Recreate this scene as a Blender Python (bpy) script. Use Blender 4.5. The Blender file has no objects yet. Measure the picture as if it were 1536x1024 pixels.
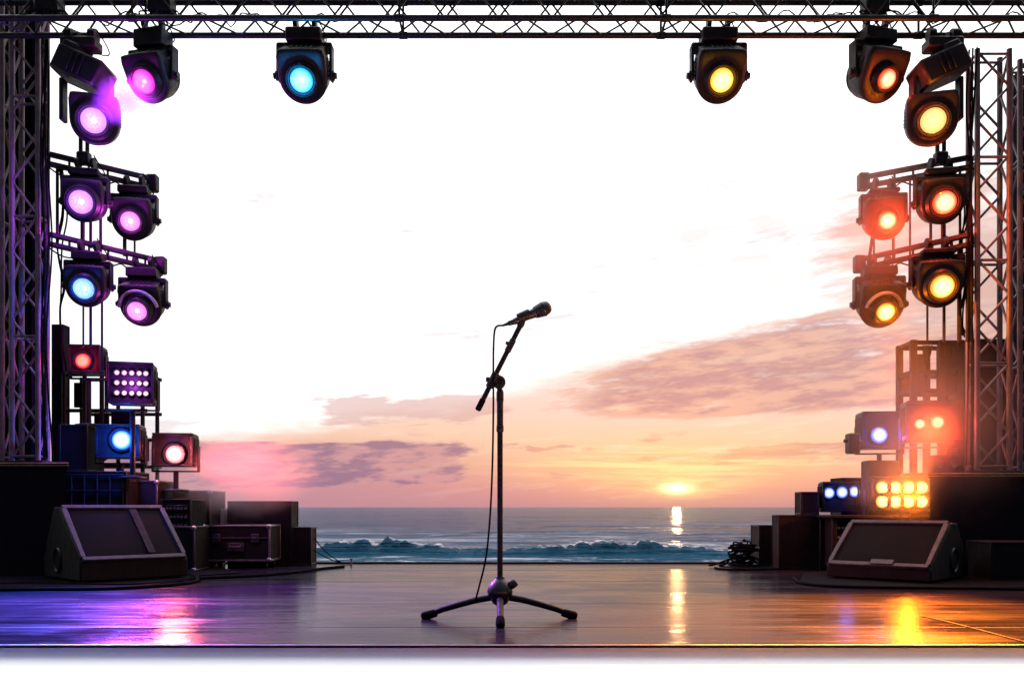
import bpy, bmesh, math, random
from mathutils import Vector, Matrix, noise as mnoise
random.seed(11)
R_ = math.radians
scene = bpy.context.scene
COL = scene.collection
PI = math.pi
F, CX, HY, CAMZ = 1300.0, 768.0, 760.0, 0.6          # camera facts measured from the photograph

def P(x, y, D):
    """a point of the place seen at x, y of the photograph at the real distance D"""
    return Vector(((x - CX) * D / F, D, CAMZ - (y - HY) * D / F))

def s2l(c):
    return tuple(((v / 255) / 12.92 if v / 255 <= 0.04045 else ((v / 255 + 0.055) / 1.055) ** 2.4) for v in c)

# ------------------------------------------------------------------ mesh helper
class MB:
    def __init__(self):
        self.v = []; self.f = []
    def add(self, vs, fs):
        n = len(self.v)
        self.v += [Vector(p) for p in vs]
        self.f += [tuple(i + n for i in f) for f in fs]
        return self
    def box(self, c, s, M=None, bev=0.0):
        c = Vector(c); hx, hy, hz = s[0] / 2, s[1] / 2, s[2] / 2
        M = M or Matrix.Identity(3)
        b = min(bev, hx * .9, hy * .9, hz * .9)
        if b <= 0:
            vs = [c + M @ Vector((sx * hx, sy * hy, sz * hz)) for sx in (-1, 1) for sy in (-1, 1) for sz in (-1, 1)]
            return self.add(vs, [(0, 1, 3, 2), (4, 6, 7, 5), (0, 4, 5, 1), (2, 3, 7, 6), (0, 2, 6, 4), (1, 5, 7, 3)])
        idx = {}; vs = []
        for sx in (-1, 1):
            for sy in (-1, 1):
                for sz in (-1, 1):
                    for k in range(3):
                        p = [sx * (hx - b), sy * (hy - b), sz * (hz - b)]
                        p[k] = (sx * hx, sy * hy, sz * hz)[k]
                        idx[(sx, sy, sz, k)] = len(vs); vs.append(c + M @ Vector(p))
        fs = []
        ring = [(-1, -1), (1, -1), (1, 1), (-1, 1)]
        def key(ax, s, u, w):
            a = [0, 0, 0]; a[ax] = s; a[(ax + 1) % 3] = u; a[(ax + 2) % 3] = w
            return tuple(a)
        for ax in range(3):
            for s in (-1, 1):
                q = [idx[key(ax, s, u, w) + (ax,)] for u, w in ring]
                fs.append(tuple(q if s > 0 else q[::-1]))
            a1, a2 = (ax + 1) % 3, (ax + 2) % 3
            for u in (-1, 1):
                for w in (-1, 1):
                    q = [idx[key(ax, -1, u, w) + (a1,)], idx[key(ax, 1, u, w) + (a1,)], idx[key(ax, 1, u, w) + (a2,)], idx[key(ax, -1, u, w) + (a2,)]]
                    fs.append(tuple(q if u * w > 0 else q[::-1]))
        for sx in (-1, 1):
            for sy in (-1, 1):
                for sz in (-1, 1):
                    q = [idx[(sx, sy, sz, k)] for k in range(3)]
                    fs.append(tuple(q if sx * sy * sz > 0 else q[::-1]))
        return self.add(vs, fs)
    def bar(self, a, b, w, h, bev=0.0, up=(0, 0, 1)):
        a, b = Vector(a), Vector(b); d = (b - a); L = d.length; d.normalize()
        up = Vector(up)
        if abs(d.dot(up)) > .98: up = Vector((0, 1, 0))
        x = d.cross(up).normalized(); z = x.cross(d).normalized()
        M = Matrix((x, d, z)).transposed()
        return self.box((a + b) / 2, (w, L, h), M, bev)
    def tube(self, pts, r, n=10, cap=True):
        pts = [Vector(p) for p in pts]
        rs = r if isinstance(r, (list, tuple)) else [r] * len(pts)
        vs = []; fs = []; ref = None
        for i, p in enumerate(pts):
            t = (pts[min(i + 1, len(pts) - 1)] - pts[max(i - 1, 0)])
            if t.length < 1e-9: t = Vector((0, 0, 1))
            t.normalize()
            if ref is None:
                ref = t.orthogonal().normalized()
            ref = (ref - t * ref.dot(t)).normalized()
            w = t.cross(ref)
            for k in range(n):
                a = 2 * PI * k / n
                vs.append(p + (ref * math.cos(a) + w * math.sin(a)) * rs[i])
        for i in range(len(pts) - 1):
            for k in range(n):
                k2 = (k + 1) % n
                fs.append((i * n + k, i * n + k2, (i + 1) * n + k2, (i + 1) * n + k))
        if cap:
            fs.append(tuple(range(n))[::-1]); fs.append(tuple((len(pts) - 1) * n + k for k in range(n)))
        return self.add(vs, fs)
    def lathe(self, prof, M=None, n=32):
        """prof = [(radius, z)], M = 4x4"""
        M = M or Matrix.Identity(4)
        vs = []; fs = []; rows = []
        for r, z in prof:
            if r < 1e-6:
                rows.append([len(vs)]); vs.append(M @ Vector((0, 0, z)))
            else:
                rows.append(list(range(len(vs), len(vs) + n)))
                vs += [M @ Vector((r * math.cos(2 * PI * k / n), r * math.sin(2 * PI * k / n), z)) for k in range(n)]
        for a, b in zip(rows, rows[1:]):
            for k in range(n):
                k2 = (k + 1) % n
                if len(a) == 1 and len(b) == 1: continue
                if len(a) == 1: fs.append((a[0], b[k2], b[k])[::-1])
                elif len(b) == 1: fs.append((a[k], a[k2], b[0]))
                else: fs.append((a[k], a[k2], b[k2], b[k]))
        return self.add(vs, fs)
    def prism(self, poly, a, b):
        """poly of 3d points swept from offset a to offset b"""
        n = len(poly); a, b = Vector(a), Vector(b)
        vs = [Vector(p) + a for p in poly] + [Vector(p) + b for p in poly]
        fs = [tuple(range(n))[::-1], tuple(range(n, 2 * n))] + [(k, (k + 1) % n, n + (k + 1) % n, n + k) for k in range(n)]
        return self.add(vs, fs)
    def build(self, name, mat, parent=None, loc=None, bevel=0.0, smooth=True):
        o0 = Vector(loc) if loc is not None else (Vector(parent['_o']) if parent is not None and '_o' in parent else Vector((0, 0, 0)))
        me = bpy.data.meshes.new(name)
        me.from_pydata([p - o0 for p in self.v], [], self.f)
        bm = bmesh.new(); bm.from_mesh(me)
        bmesh.ops.recalc_face_normals(bm, faces=bm.faces)
        bm.to_mesh(me); bm.free()
        if smooth and len(me.polygons):
            me.polygons.foreach_set('use_smooth', [True] * len(me.polygons))
            me.set_sharp_from_angle(angle=R_(38))
        me.materials.append(mat)
        o = bpy.data.objects.new(name, me); COL.objects.link(o)
        if parent is not None:
            o.parent = parent
            if loc is not None: o.location = Vector(loc) - Vector(parent['_o'])
        elif loc is not None: o.location = loc
        o['_o'] = tuple(o0)
        if bevel:
            m = o.modifiers.new('bevel', 'BEVEL'); m.width = bevel; m.segments = 2; m.limit_method = 'ANGLE'
        return o

def thing(name, label, cat, loc, group=None):
    o = bpy.data.objects.new(name, None); COL.objects.link(o)
    o.empty_display_size = .1
    o.location = loc; o['_o'] = tuple(loc)
    return tag(o, label, cat, group)

def tag(o, label=None, cat=None, group=None, kind=None):
    if label: o['label'] = label
    if cat: o['category'] = cat
    if group: o['group'] = group
    if kind: o['kind'] = kind
    return o

# ------------------------------------------------------------------ node helpers
class S:
    """a socket with arithmetic"""
    nt = None
    def __init__(self, s): self.s = s
    @staticmethod
    def m(op, *a):
        n = S.nt.nodes.new('ShaderNodeMath'); n.operation = op
        for i, x in enumerate(a):
            if isinstance(x, S): S.nt.links.new(x.s, n.inputs[i])
            else: n.inputs[i].default_value = x
        return S(n.outputs[0])
    def __add__(s, o): return S.m('ADD', s, o)
    __radd__ = __add__
    def __sub__(s, o): return S.m('SUBTRACT', s, o)
    def __rsub__(s, o): return S.m('SUBTRACT', o, s)
    def __mul__(s, o): return S.m('MULTIPLY', s, o)
    __rmul__ = __mul__
    def __truediv__(s, o): return S.m('DIVIDE', s, o)
    def __pow__(s, o): return S.m('POWER', s, o)

def link(x, sock):
    if isinstance(x, S): S.nt.links.new(x.s, sock)
    elif isinstance(x, (tuple, list)) and len(sock.default_value) == 4 and len(x) == 3: sock.default_value = (*x, 1)
    else: sock.default_value = x
def sstep(x, a, b, lo=0.0, hi=1.0):
    n = S.nt.nodes.new('ShaderNodeMapRange'); n.interpolation_type = 'SMOOTHSTEP'
    link(x, n.inputs[0]); n.inputs[1].default_value = a; n.inputs[2].default_value = b; n.inputs[3].default_value = lo; n.inputs[4].default_value = hi
    return S(n.outputs[0])
def lin(x, a, b, lo=0.0, hi=1.0):
    n = S.nt.nodes.new('ShaderNodeMapRange'); link(x, n.inputs[0])
    n.inputs[1].default_value = a; n.inputs[2].default_value = b; n.inputs[3].default_value = lo; n.inputs[4].default_value = hi
    return S(n.outputs[0])
def mixc(f, a, b, mode='MIX'):
    n = S.nt.nodes.new('ShaderNodeMix'); n.data_type = 'RGBA'; n.blend_type = mode; n.clamp_factor = True
    link(f, n.inputs['Factor']); link(a, n.inputs[6]); link(b, n.inputs[7])
    return S(n.outputs[2])
def vec(x, y, z):
    n = S.nt.nodes.new('ShaderNodeCombineXYZ')
    for i, v in enumerate((x, y, z)): link(v, n.inputs[i])
    return S(n.outputs[0])
def tex(kind='Generated'):
    for n in S.nt.nodes:
        if n.bl_idname == 'ShaderNodeTexCoord': return S(n.outputs[kind])
    return S(S.nt.nodes.new('ShaderNodeTexCoord').outputs[kind])
def sep(v):
    n = S.nt.nodes.new('ShaderNodeSeparateXYZ'); link(v, n.inputs[0])
    return S(n.outputs[0]), S(n.outputs[1]), S(n.outputs[2])
def mapv(v, scale=(1, 1, 1), rot=(0, 0, 0), loc=(0, 0, 0)):
    n = S.nt.nodes.new('ShaderNodeMapping'); link(v, n.inputs[0])
    n.inputs[1].default_value = loc; n.inputs[2].default_value = rot; n.inputs[3].default_value = scale
    return S(n.outputs[0])
def noi(v, scale=5, detail=4, rough=.5, dist=0.0):
    n = S.nt.nodes.new('ShaderNodeTexNoise'); link(v, n.inputs['Vector'])
    n.inputs['Scale'].default_value = scale; n.inputs['Detail'].default_value = detail; n.inputs['Roughness'].default_value = rough; n.inputs['Distortion'].default_value = dist
    return S(n.outputs[0])
def voro(v, scale=5, feature='F1', out=0):
    n = S.nt.nodes.new('ShaderNodeTexVoronoi'); n.feature = feature; link(v, n.inputs['Vector']); n.inputs['Scale'].default_value = scale
    return S(n.outputs[out])
def ramp(x, stops):
    n = S.nt.nodes.new('ShaderNodeValToRGB'); link(x, n.inputs[0])
    e = n.color_ramp.elements
    while len(e) < len(stops): e.new(.5)
    for el, (p, c) in zip(e, stops): el.position = p; el.color = (*c, 1)
    return S(n.outputs[0])
def bump(h, strength=.3, dist=.01):
    n = S.nt.nodes.new('ShaderNodeBump'); link(h, n.inputs['Height']); n.inputs['Strength'].default_value = strength; n.inputs['Distance'].default_value = dist
    return S(n.outputs[0])

def spline(pts, n=12):
    pts = [Vector(p) for p in pts]; out = []
    ext = [pts[0] * 2 - pts[1]] + pts + [pts[-1] * 2 - pts[-2]]
    for i in range(1, len(ext) - 2):
        p0, p1, p2, p3 = ext[i - 1:i + 3]
        for k in range(n):
            u = k / n
            out.append(.5 * ((2 * p1) + (p2 - p0) * u + (2 * p0 - 5 * p1 + 4 * p2 - p3) * u * u + (3 * p1 - p0 - 3 * p2 + p3) * u ** 3))
    out.append(pts[-1]); return out

def new_mat(name):
    m = bpy.data.materials.new(name); m.use_nodes = True
    S.nt = m.node_tree
    return m, m.node_tree.nodes['Principled BSDF']
def setp(b, **k):
    names = dict(base='Base Color', rough='Roughness', metal='Metallic', normal='Normal', spec='Specular IOR Level', ior='IOR', alpha='Alpha',
                 emit='Emission Color', estr='Emission Strength', coat='Coat Weight', coatr='Coat Roughness', sheen='Sheen Weight')
    for q, v in k.items(): link(v, b.inputs[names[q]])

def paint(name, c, rough=.5, metal=0.0, var=.35, scale=9, spec=.5, scratch=0.0):
    m, b = new_mat(name); o = tex('Object')
    n = noi(o, scale, 5, .6); n2 = noi(mapv(o, (1, 1, .25)), scale * 5, 3, .6)
    base = mixc(lin(n, .3, .7), tuple(v * (1 - var) for v in c), tuple(v * (1 + var) for v in c))
    if scratch:
        sc = sstep(noi(mapv(o, (1, 3, 14), (.4, .7, .2)), 14, 4, .7), .63, .72)
        base = mixc(sc * scratch, base, tuple(min(.5, v * 6 + .03) for v in c))
    setp(b, base=base, rough=lin(n2, .3, .7, max(.05, rough - .13), min(1, rough + .13)), metal=metal, spec=spec,
         normal=bump(n2, .12, .002))
    return m

M_BLACK = paint('black_paint', (.0055, .005, .007), .5, 0, .4, spec=.14)
M_BLACKMET = paint('black_metal', (.007, .0065, .009), .5, .0, .4, 14, spec=.14, scratch=.15)
M_PLASTIC = paint('black_plastic', (.007, .0065, .008), .5, 0, .3, 20, spec=.25)
M_RUBBER = paint('black_rubber', (.004, .004, .005), .92, 0, .3, 20, .02)
M_ALU = paint('dull_aluminium', (.27, .25, .26), .38, .85, .3, 12, scratch=.3)
M_DARKALU = paint('dark_aluminium', (.04, .036, .042), .5, .3, .35, 12, scratch=.3)
M_TRUSS = paint('black_truss_paint', (.006, .006, .010), .42, 0, .4, 16, spec=.25, scratch=.1)
M_CASE = paint('case_laminate', (.006, .0055, .007), .75, 0, .35, 7, spec=.10, scratch=.15)
M_CASE2 = paint('worn_case_laminate', (.009, .0075, .008), .75, 0, .4, 6, spec=.10, scratch=.2)
M_WOOD = paint('stained_cabinet', (.008, .0065, .007), .75, 0, .35, 5, spec=.10, scratch=.12)
M_EDGE = paint('worn_case_edging', (.07, .06, .065), .45, .6, .35, 14, scratch=.3)
M_TRIM = paint('brass_edge_trim', (.30, .17, .09), .4, .8, .3, 20)
M_PALERING = paint('worn_grey_ring', (.22, .20, .21), .45, .2, .3, 14)
M_PALE = paint('pale_card', (.30, .26, .25), .7, 0, .2, 8)
M_EDGEB = paint('road_case_edging', (.17, .15, .16), .4, .6, .35, 14, scratch=.3)
M_MIC = paint('microphone_grille_metal', (.03, .032, .04), .35, .7, .3, 60)

M_TOWERL = paint('weathered_tower_alloy', (.085, .066, .072), .5, .3, .35, 9, scratch=.35)
def mk_drape():
    m, b = new_mat('black_drape'); o = tex('Object')
    n = noi(o, 30, 4, .6)
    setp(b, base=mixc(n, (.003, .003, .005), (.008, .007, .012)), rough=.95, spec=.1, normal=bump(n, .3, .004))
    return m
M_DRAPE = mk_drape()

def mk_grille():
    m, b = new_mat('speaker_grille_mesh'); o = tex('Object')
    w = S.nt.nodes.new('ShaderNodeTexWave'); w.wave_type = 'BANDS'; w.bands_direction = 'DIAGONAL'
    link(mapv(o, (1, .35, 1.5)), w.inputs[0]); w.inputs['Scale'].default_value = 22; w.inputs['Distortion'].default_value = 1.2; w.inputs['Detail'].default_value = 2
    h = S(w.outputs[1]); v = voro(o, 160)
    n = noi(o, 4, 4, .6)
    base = mixc(lin(n, .3, .7), (.004, .003, .0028), (.010, .0072, .006))
    base = mixc(sstep(v, .25, .45), base, (.006, .005, .005))
    setp(b, base=base, rough=.75, metal=.0, spec=.02, normal=bump(h * .6 + v * .5, .5, .004))
    return m
M_GRILLE = mk_grille()

def mk_floor():
    m, b = new_mat('glossy_stage_floor'); o = tex('Object')
    x, y, z = sep(o)
    st = noi(mapv(o, (.35, 5, 1)), 3.0, 6, .6, .4)          # streaks along the boards
    fine = noi(mapv(o, (1.2, 26, 1)), 5, 4, .6)
    blot = noi(o, .9, 5, .55)
    grit = noi(o, 60, 3, .6)
    def seam(y0, w):
        return 1.0 - sstep(S.m('ABSOLUTE', y - y0), w * .3, w)
    sm = seam(5.38, .014)
    for y0, w in ((4.33, .010), (6.98, .017), (8.2, .02)):
        sm = S.m('MAXIMUM', sm, seam(y0, w))
    base = mixc(lin(st, .35, .65), (.006, .005, .008), (.014, .011, .016))
    base = mixc(sm, base, (.003, .003, .004))
    dust = sstep(noi(mapv(o, (.6, 3, 1)), 2.2, 7, .68), .56, .72)
    scuff = sstep(noi(mapv(o, (1.1, 4.2, 1), (0, 0, .5)), 3.1, 8, .75, 1.2), .60, .70)
    base = mixc(dust * .2 + scuff * .2, base, (.05, .042, .046))
    wet = sstep(noi(mapv(o, (.7, 1.5, 1)), 1.3, 7, .62, .5), .40, .60)
    rough = wet * -.11 + lin(st, .3, .7, .17, .29) + dust * .07 + scuff * .08 + sm * .5
    wav = noi(mapv(o, (1.0, 2.6, 1)), 1.7, 5, .6, .6)
    h = st * .55 + fine * .3 + grit * .04 - sm * 1.2 + wav * 3.2
    setp(b, base=base, rough=rough, spec=.5, ior=1.07, normal=bump(h, .22, .008))
    return m
M_FLOOR = mk_floor()

def mk_white():
    m, b = new_mat('white_floor_paint'); o = tex('Object')
    n = noi(o, 3, 6, .6)
    setp(b, base=mixc(n, (.83, .83, .835), (.88, .88, .885)), rough=.7, spec=.3)
    return m
M_WHITE = mk_white()

M_GROUND = paint('dark_asphalt', (.035, .035, .038), .85, 0, .35, 3, .3)
def mk_sand():
    m, b = new_mat('beach_sand'); o = tex('Object')
    n = noi(o, 2, 8, .6)
    setp(b, base=mixc(n, (.20, .15, .11), (.34, .27, .21)), rough=.85, normal=bump(n, .4, .05))
    return m
M_SAND = mk_sand()

def mk_sea():
    m, b = new_mat('sea_water'); o = tex('Object')
    x, y, z = sep(o)
    att = S.nt.nodes.new('ShaderNodeAttribute'); att.attribute_name = 'foam'; fm = S(att.outputs['Fac'])
    n1 = noi(mapv(o, (.10, .55, 1)), 1.0, 6, .6, .3)
    n2 = noi(mapv(o, (.55, 2.2, 1)), 1.0, 5, .62)
    n3 = noi(mapv(o, (.010, .055, 1)), 1.0, 6, .62)
    br = noi(mapv(o, (1.1, 1.6, 1)), 1.0, 8, .72)
    ptch = noi(mapv(o, (.11, .24, 1)), 1.0, 9, .70, .3)
    ptc2 = noi(mapv(o, (.016, .060, 1)), 1.0, 8, .68, .3)
    lace = S.m('MAXIMUM', sstep(ptch, .52, .64) * sstep(y, 95, 42), sstep(ptc2, .53, .66) * sstep(y, 170, 70) * .5) * sstep(fm, -.35, -.02)
    foam = S.m('MAXIMUM', sstep(fm + (br - .5) * 1.5, .42, .8), lace * .85)
    deep = mixc(lin(n3, .3, .7), (.007, .036, .080), (.016, .062, .125))
    deep = mixc(sstep(y, 52, 36), deep, mixc(lin(n1, .3, .7), (.009, .050, .092), (.022, .085, .140)))
    base = mixc(foam, deep, (.58, .53, .58))
    setp(b, base=base, rough=mixc(foam, (.13, .13, .13), (.8, .8, .8)), spec=.5, ior=1.025,
         normal=bump(n1 * 1.0 + n2 * .35 + n3 * 3.0 + ptch * .8, 1.0, .85))
    return m
M_SEA = mk_sea()

def mk_lens(name, core, edge, strength=1.6, cells=0.0):
    m, b = new_mat(name); o = tex('Object')
    x, y, z = sep(o)
    r = S.m('SQRT', x * x + y * y)                      # lens geometry is built with radius 1
    c = mixc(sstep(r, .45, 1.02), core, edge)
    if cells:
        v = voro(o, cells)
        c = mixc(sstep(v, .22, .5) * .95, c, tuple(a * .40 + e * .30 for a, e in zip(core, edge)))
    setp(b, base=(.02, .02, .02), rough=.15, emit=c, estr=strength)
    return m
LENS = {}
def lens_mat(kind, cells=0.0):
    t = {'magenta': ((1.0, .22, .92), (.85, .03, .75), 1.35), 'violet': ((1.0, .60, 1.0), (.55, .10, .95), 1.45), 'cyan': ((.38, 1.0, 1.0), (.02, .50, .95), 1.45),
         'yellow': ((1.0, .96, .42), (1.0, .48, .02), 1.5), 'red': ((1.0, .66, .34), (1.0, .05, .01), 1.6), 'amber': ((1.0, .90, .42), (1.0, .30, .01), 1.6),
         'blue': ((.66, .93, 1.0), (.01, .20, 1.0), 1.7), 'pink': ((1.0, .52, .92), (.85, .10, .75), 1.4), 'rose': ((1.0, .80, .76), (1.0, .28, .30), 1.5),
         'ruby': ((1.0, .34, .22), (.9, .01, .02), 1.4), 'palepink': ((1.0, .80, .86), (.85, .25, .65), 1.4), 'ice': ((.66, .84, 1.0), (.04, .10, 1.0), 1.4)}[kind]
    k = (kind, cells)
    if k not in LENS: LENS[k] = mk_lens(kind + '_lit_lens', t[0], t[1], t[2], cells)
    return LENS[k]
GLOW = {'magenta': (1, .04, .75), 'violet': (.42, .06, 1), 'cyan': (.02, .42, 1), 'yellow': (1, .40, .01), 'red': (1, .07, .02), 'amber': (1, .21, .006), 'blue': (.01, .11, 1),
        'pink': (.75, .06, .8), 'rose': (1, .18, .20), 'ruby': (1, .01, .02), 'palepink': (.55, .08, .9), 'ice': (.06, .14, 1)}

def lamp(parent, pos, col, watts, radius=.03, spot=None, direction=None, name='lamp_glow', blend=.6):
    l = bpy.data.lights.new(name, 'SPOT' if spot else 'POINT')
    l.energy = watts; l.color = col; l.shadow_soft_size = radius
    o = bpy.data.objects.new(name, l); COL.objects.link(o)
    o.parent = parent; o.location = Vector(pos) - Vector(parent['_o'])
    if spot:
        l.spot_size = R_(spot); l.spot_blend = blend
        o.rotation_euler = Vector(direction).to_track_quat('-Z', 'Y').to_euler()
    return o

def lens_obj(parent, c, d, r, kind, cells=0.0, dome=.28, name='lens'):
    prof = [(1.0, -.25), (1.0, 0)] + [(math.cos(a), math.sin(a) * dome) for a in (R_(18), R_(38), R_(60), R_(78))] + [(0, dome)]
    mb = MB().lathe(prof, None, 28)
    o = mb.build(name, lens_mat(kind, cells), None, (0, 0, 0))
    o.parent = parent
    o.location = Vector(c) - Vector(parent['_o']); o.scale = (r, r, r)
    o.rotation_euler = Vector(d).to_track_quat('Z', 'Y').to_euler()
    return o

# ------------------------------------------------------------------ the setting
def sheet(name, mat, x0, x1, y0, y1, z, t=0.0):
    mb = MB()
    if t: mb.box(((x0 + x1) / 2, (y0 + y1) / 2, z - t / 2), (x1 - x0, y1 - y0, t))
    else: mb.add([(x0, y0, z), (x1, y0, z), (x1, y1, z), (x0, y1, z)], [(0, 1, 2, 3)])
    return tag(mb.build(name, mat, smooth=False), kind='structure')

EDGE_Y, BACK_Y = 3.80, 9.18
sheet('stage_floor', M_FLOOR, -7.5, 7.5, EDGE_Y, BACK_Y, 0.0, .006)
sheet('stage_edge_board_wall', M_DRAPE, -7.49, 7.49, EDGE_Y + .004, EDGE_Y + .03, -.006, .012)
cv = MB(); prof = [(EDGE_Y + .05 - .42 * t, -.012 - .0815 * (1 - (1 - t) ** 5)) for t in [(k / 24) ** 1.6 for k in range(25)]]  # added cove, curved so shade fades to white below the stage edge
cv.add([(x, y, z) for y, z in prof for x in (-7.5, 7.5)], [(2 * i, 2 * i + 1, 2 * i + 3, 2 * i + 2) for i in range(len(prof) - 1)])
tag(cv.build('shade_cove_wall', M_WHITE), kind='structure')
sheet('apron_floor', M_WHITE, -7.5, 7.5, 2.3, EDGE_Y - .34, -.094, .02)
sheet('ground', M_GROUND, -60, 60, -60, EDGE_Y + 1.0, -.125)
mb = MB().bar((-7.5, EDGE_Y - .004, -.004), (7.5, EDGE_Y - .004, -.0025), .008, .004, .001)
tag(mb.build('stage_edge_trim', M_ALU), kind='structure')
mb = MB().bar((-7.5, BACK_Y + .015, .006), (7.5, BACK_Y + .015, .006), .03, .026, .003)
tag(mb.build('stage_back_kerb', M_BLACKMET), kind='structure')
# beach sloping from under the stage into the water
mb = MB()
mb.add([(-600, 4.4, -.12), (600, 4.4, -.12), (600, BACK_Y, -.14), (-600, BACK_Y, -.14), (600, 31.5, -1.58), (-600, 31.5, -1.58), (600, 60, -3), (-600, 60, -3)],
       [(0, 1, 2, 3), (3, 2, 4, 5), (5, 4, 6, 7)])
tag(mb.build('beach', M_SAND, smooth=False), kind='structure')

# sea: a fan of rows that widens to the horizon, with a breaker close to the shore
def make_sea():
    rows = []; y = 26.0
    while y < 12000:
        rows.append(y); y *= 1.0075 if y < 75 else (1.016 if y < 400 else 1.10)
    nx = 560
    vs = []; fs = []; foam = []
    N = mnoise.noise
    for y in rows:
        hw = y * .95 + 30
        for i in range(nx + 1):
            tt = i / nx * 2 - 1; x = hw * (.30 * tt + .70 * tt ** 3)
            fade = 1 / (1 + (y / 260) ** 2)
            z = -1.5
            z += fade * (.10 * N(Vector((x * .10, y * .33, 0))) + .06 * N(Vector((x * .3, y * .9, 4))) + .03 * N(Vector((x * .9, y * 2.0, 9))))
            z += fade * .16 * N(Vector((x * .035, y * .11, 17)))
            # breaker
            env = .5 + .5 * N(Vector((x * .17 + 3.7, 2.2, 0))) * 1.6 + .12 * N(Vector((x * .8, .2, 0)))
            g1 = math.exp(-((x + 5.6) / 2.6) ** 2); g2 = math.exp(-((x - 4.6) / 4.8) ** 2); g3 = math.exp(-((x + 12.5) / 4.5) ** 2)
            A = .08 + .10 * max(0, env) + .50 * g1 + .40 * g2 + .30 * g3
            A *= 1 + .35 * N(Vector((x * 1.1, 6.0, 3)))
            yc = 37.6 + 1.4 * N(Vector((x * .09, 5, 5)))
            d = y - yc
            w = .9 if d < 0 else 3.0
            h = math.exp(-(d / w) ** 2)
            z += A * h * (1 + .30 * N(Vector((x * 1.9, y * 1.2, 40))) + .28 * N(Vector((x * 4.6, y * 2.4, 44))))
            f = 0.0
            crest = math.exp(-((d - .30 - .3 * N(Vector((x * 1.3, 8, 2)))) / .5) ** 2) * min(1, max(0, (A - .10) * 3.8)) * 1.25
            f = max(f, crest * .75)
            if 1.0 < d < 26:      # churned water behind the breaker
                band = N(Vector((x * .05, y * .35, 31))) + .5 * N(Vector((x * .16, y * .8, 7)))
                f = max(f, (.50 + .60 * band) * (1 - (d - 1.0) / 30))
            if d < -1.2:          # thin wash in front of it
                f = max(f, .38 + .35 * N(Vector((x * .15, y * .8, 21))))
            for yb, ww in ((58, 1.2), (71, 1.6), (92, 2.0)):
                dd = (y - yb - 5 * N(Vector((x * .03, yb, 0)))) / ww
                f = max(f, math.exp(-dd * dd) * (.42 + .7 * N(Vector((x * .05, yb * 1.7, 3)))))
            if -1.9 < d < .1: f -= 1.3 * math.exp(-((d + .8) / .7) ** 2) * min(1, A * 3.5)
            vs.append((x, y, z)); foam.append(max(-1.0, min(1.0, f)))
    for r in range(len(rows) - 1):
        for i in range(nx):
            a = r * (nx + 1) + i
            fs.append((a, a + 1, a + nx + 2, a + nx + 1))
    me = bpy.data.meshes.new('sea'); me.from_pydata(vs, [], fs)
    at = me.attributes.new('foam', 'FLOAT', 'POINT'); at.data.foreach_set('value', foam)
    me.polygons.foreach_set('use_smooth', [True] * len(me.polygons))
    me.materials.append(M_SEA)
    o = bpy.data.objects.new('sea', me); COL.objects.link(o)
    tag(o, kind='structure')
make_sea()

# ------------------------------------------------------------------ trusses
def zigzag(mb, a, b, off_a, off_b, step, r):
    """zigzag brace between two parallel chords a->b shifted by off_a and off_b"""
    a, b = Vector(a), Vector(b); L = (b - a).length; d = (b - a) / L
    n = max(2, int(round(L / step))); s = L / n
    pts = [a + d * (s * k) + (Vector(off_a) if k % 2 == 0 else Vector(off_b)) for k in range(n + 1)]
    for p, q in zip(pts, pts[1:]): mb.tube([p, q], r, 6)

D1, W1 = 7.30, .269
ZB = CAMZ + (HY - 27.5) * D1 / F; H1 = .288
def overhead_truss():
    x0, x1 = -5.4, 5.4
    t = thing('lighting_truss', 'long black box truss spanning the top of the stage', 'truss', (0, D1, ZB))
    for dy in (0, W1):
        for dz in (0, H1):
            MB().tube([(x0, D1 + dy, ZB + dz), (x1, D1 + dy, ZB + dz)], .0255, 14).build('chord', M_TRUSS, t)
    lat = MB()
    a, b = (x0 + .1, D1, ZB), (x1 - .1, D1, ZB)
    zigzag(lat, a, b, (0, 0, 0), (0, W1, 0), .225, .009)
    zigzag(lat, a, b, (0, W1, 0), (0, W1, H1), .225, .009)
    zigzag(lat, a, b, (0, 0, H1), (0, 0, 0), .225, .009)
    zigzag(lat, a, b, (0, W1, H1), (0, 0, H1), .225, .009)
    lat.build('lattice', M_TRUSS, t)
    for xj in (-3.2, -.95, 1.3, 3.55):
        c = MB()
        for dy in (0, W1):
            for dz in (0, H1):
                c.tube([(xj - .035, D1 + dy, ZB + dz), (xj + .035, D1 + dy, ZB + dz)], .031, 14)
        for dy in (0, W1): c.tube([(xj, D1 + dy, ZB), (xj, D1 + dy, ZB + H1)], .011, 6)
        for dz in (0, H1): c.tube([(xj, D1, ZB + dz), (xj, D1 + W1, ZB + dz)], .011, 6)
        c.build('joint_collar', M_BLACKMET, t)
    # black signal cables tied along the rear chord
    for ph, xa, xb in ((0, -4.6, -2.2), (1.7, -2.9, -1.5), (3.1, 2.6, 4.8), (.6, 1.4, 3.2)):
        pts = []
        for k in range(40):
            x = xa + (xb - xa) * k / 39
            pts.append((x, D1 + W1 * .6 + .04 * math.sin(k * .5 + ph), ZB + .05 + .07 * abs(math.sin(k * .35 + ph)) + .02 * math.sin(k * 1.3)))
        MB().tube(pts, .006, 6).build('cable', M_RUBBER, t)
overhead_truss()

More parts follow.
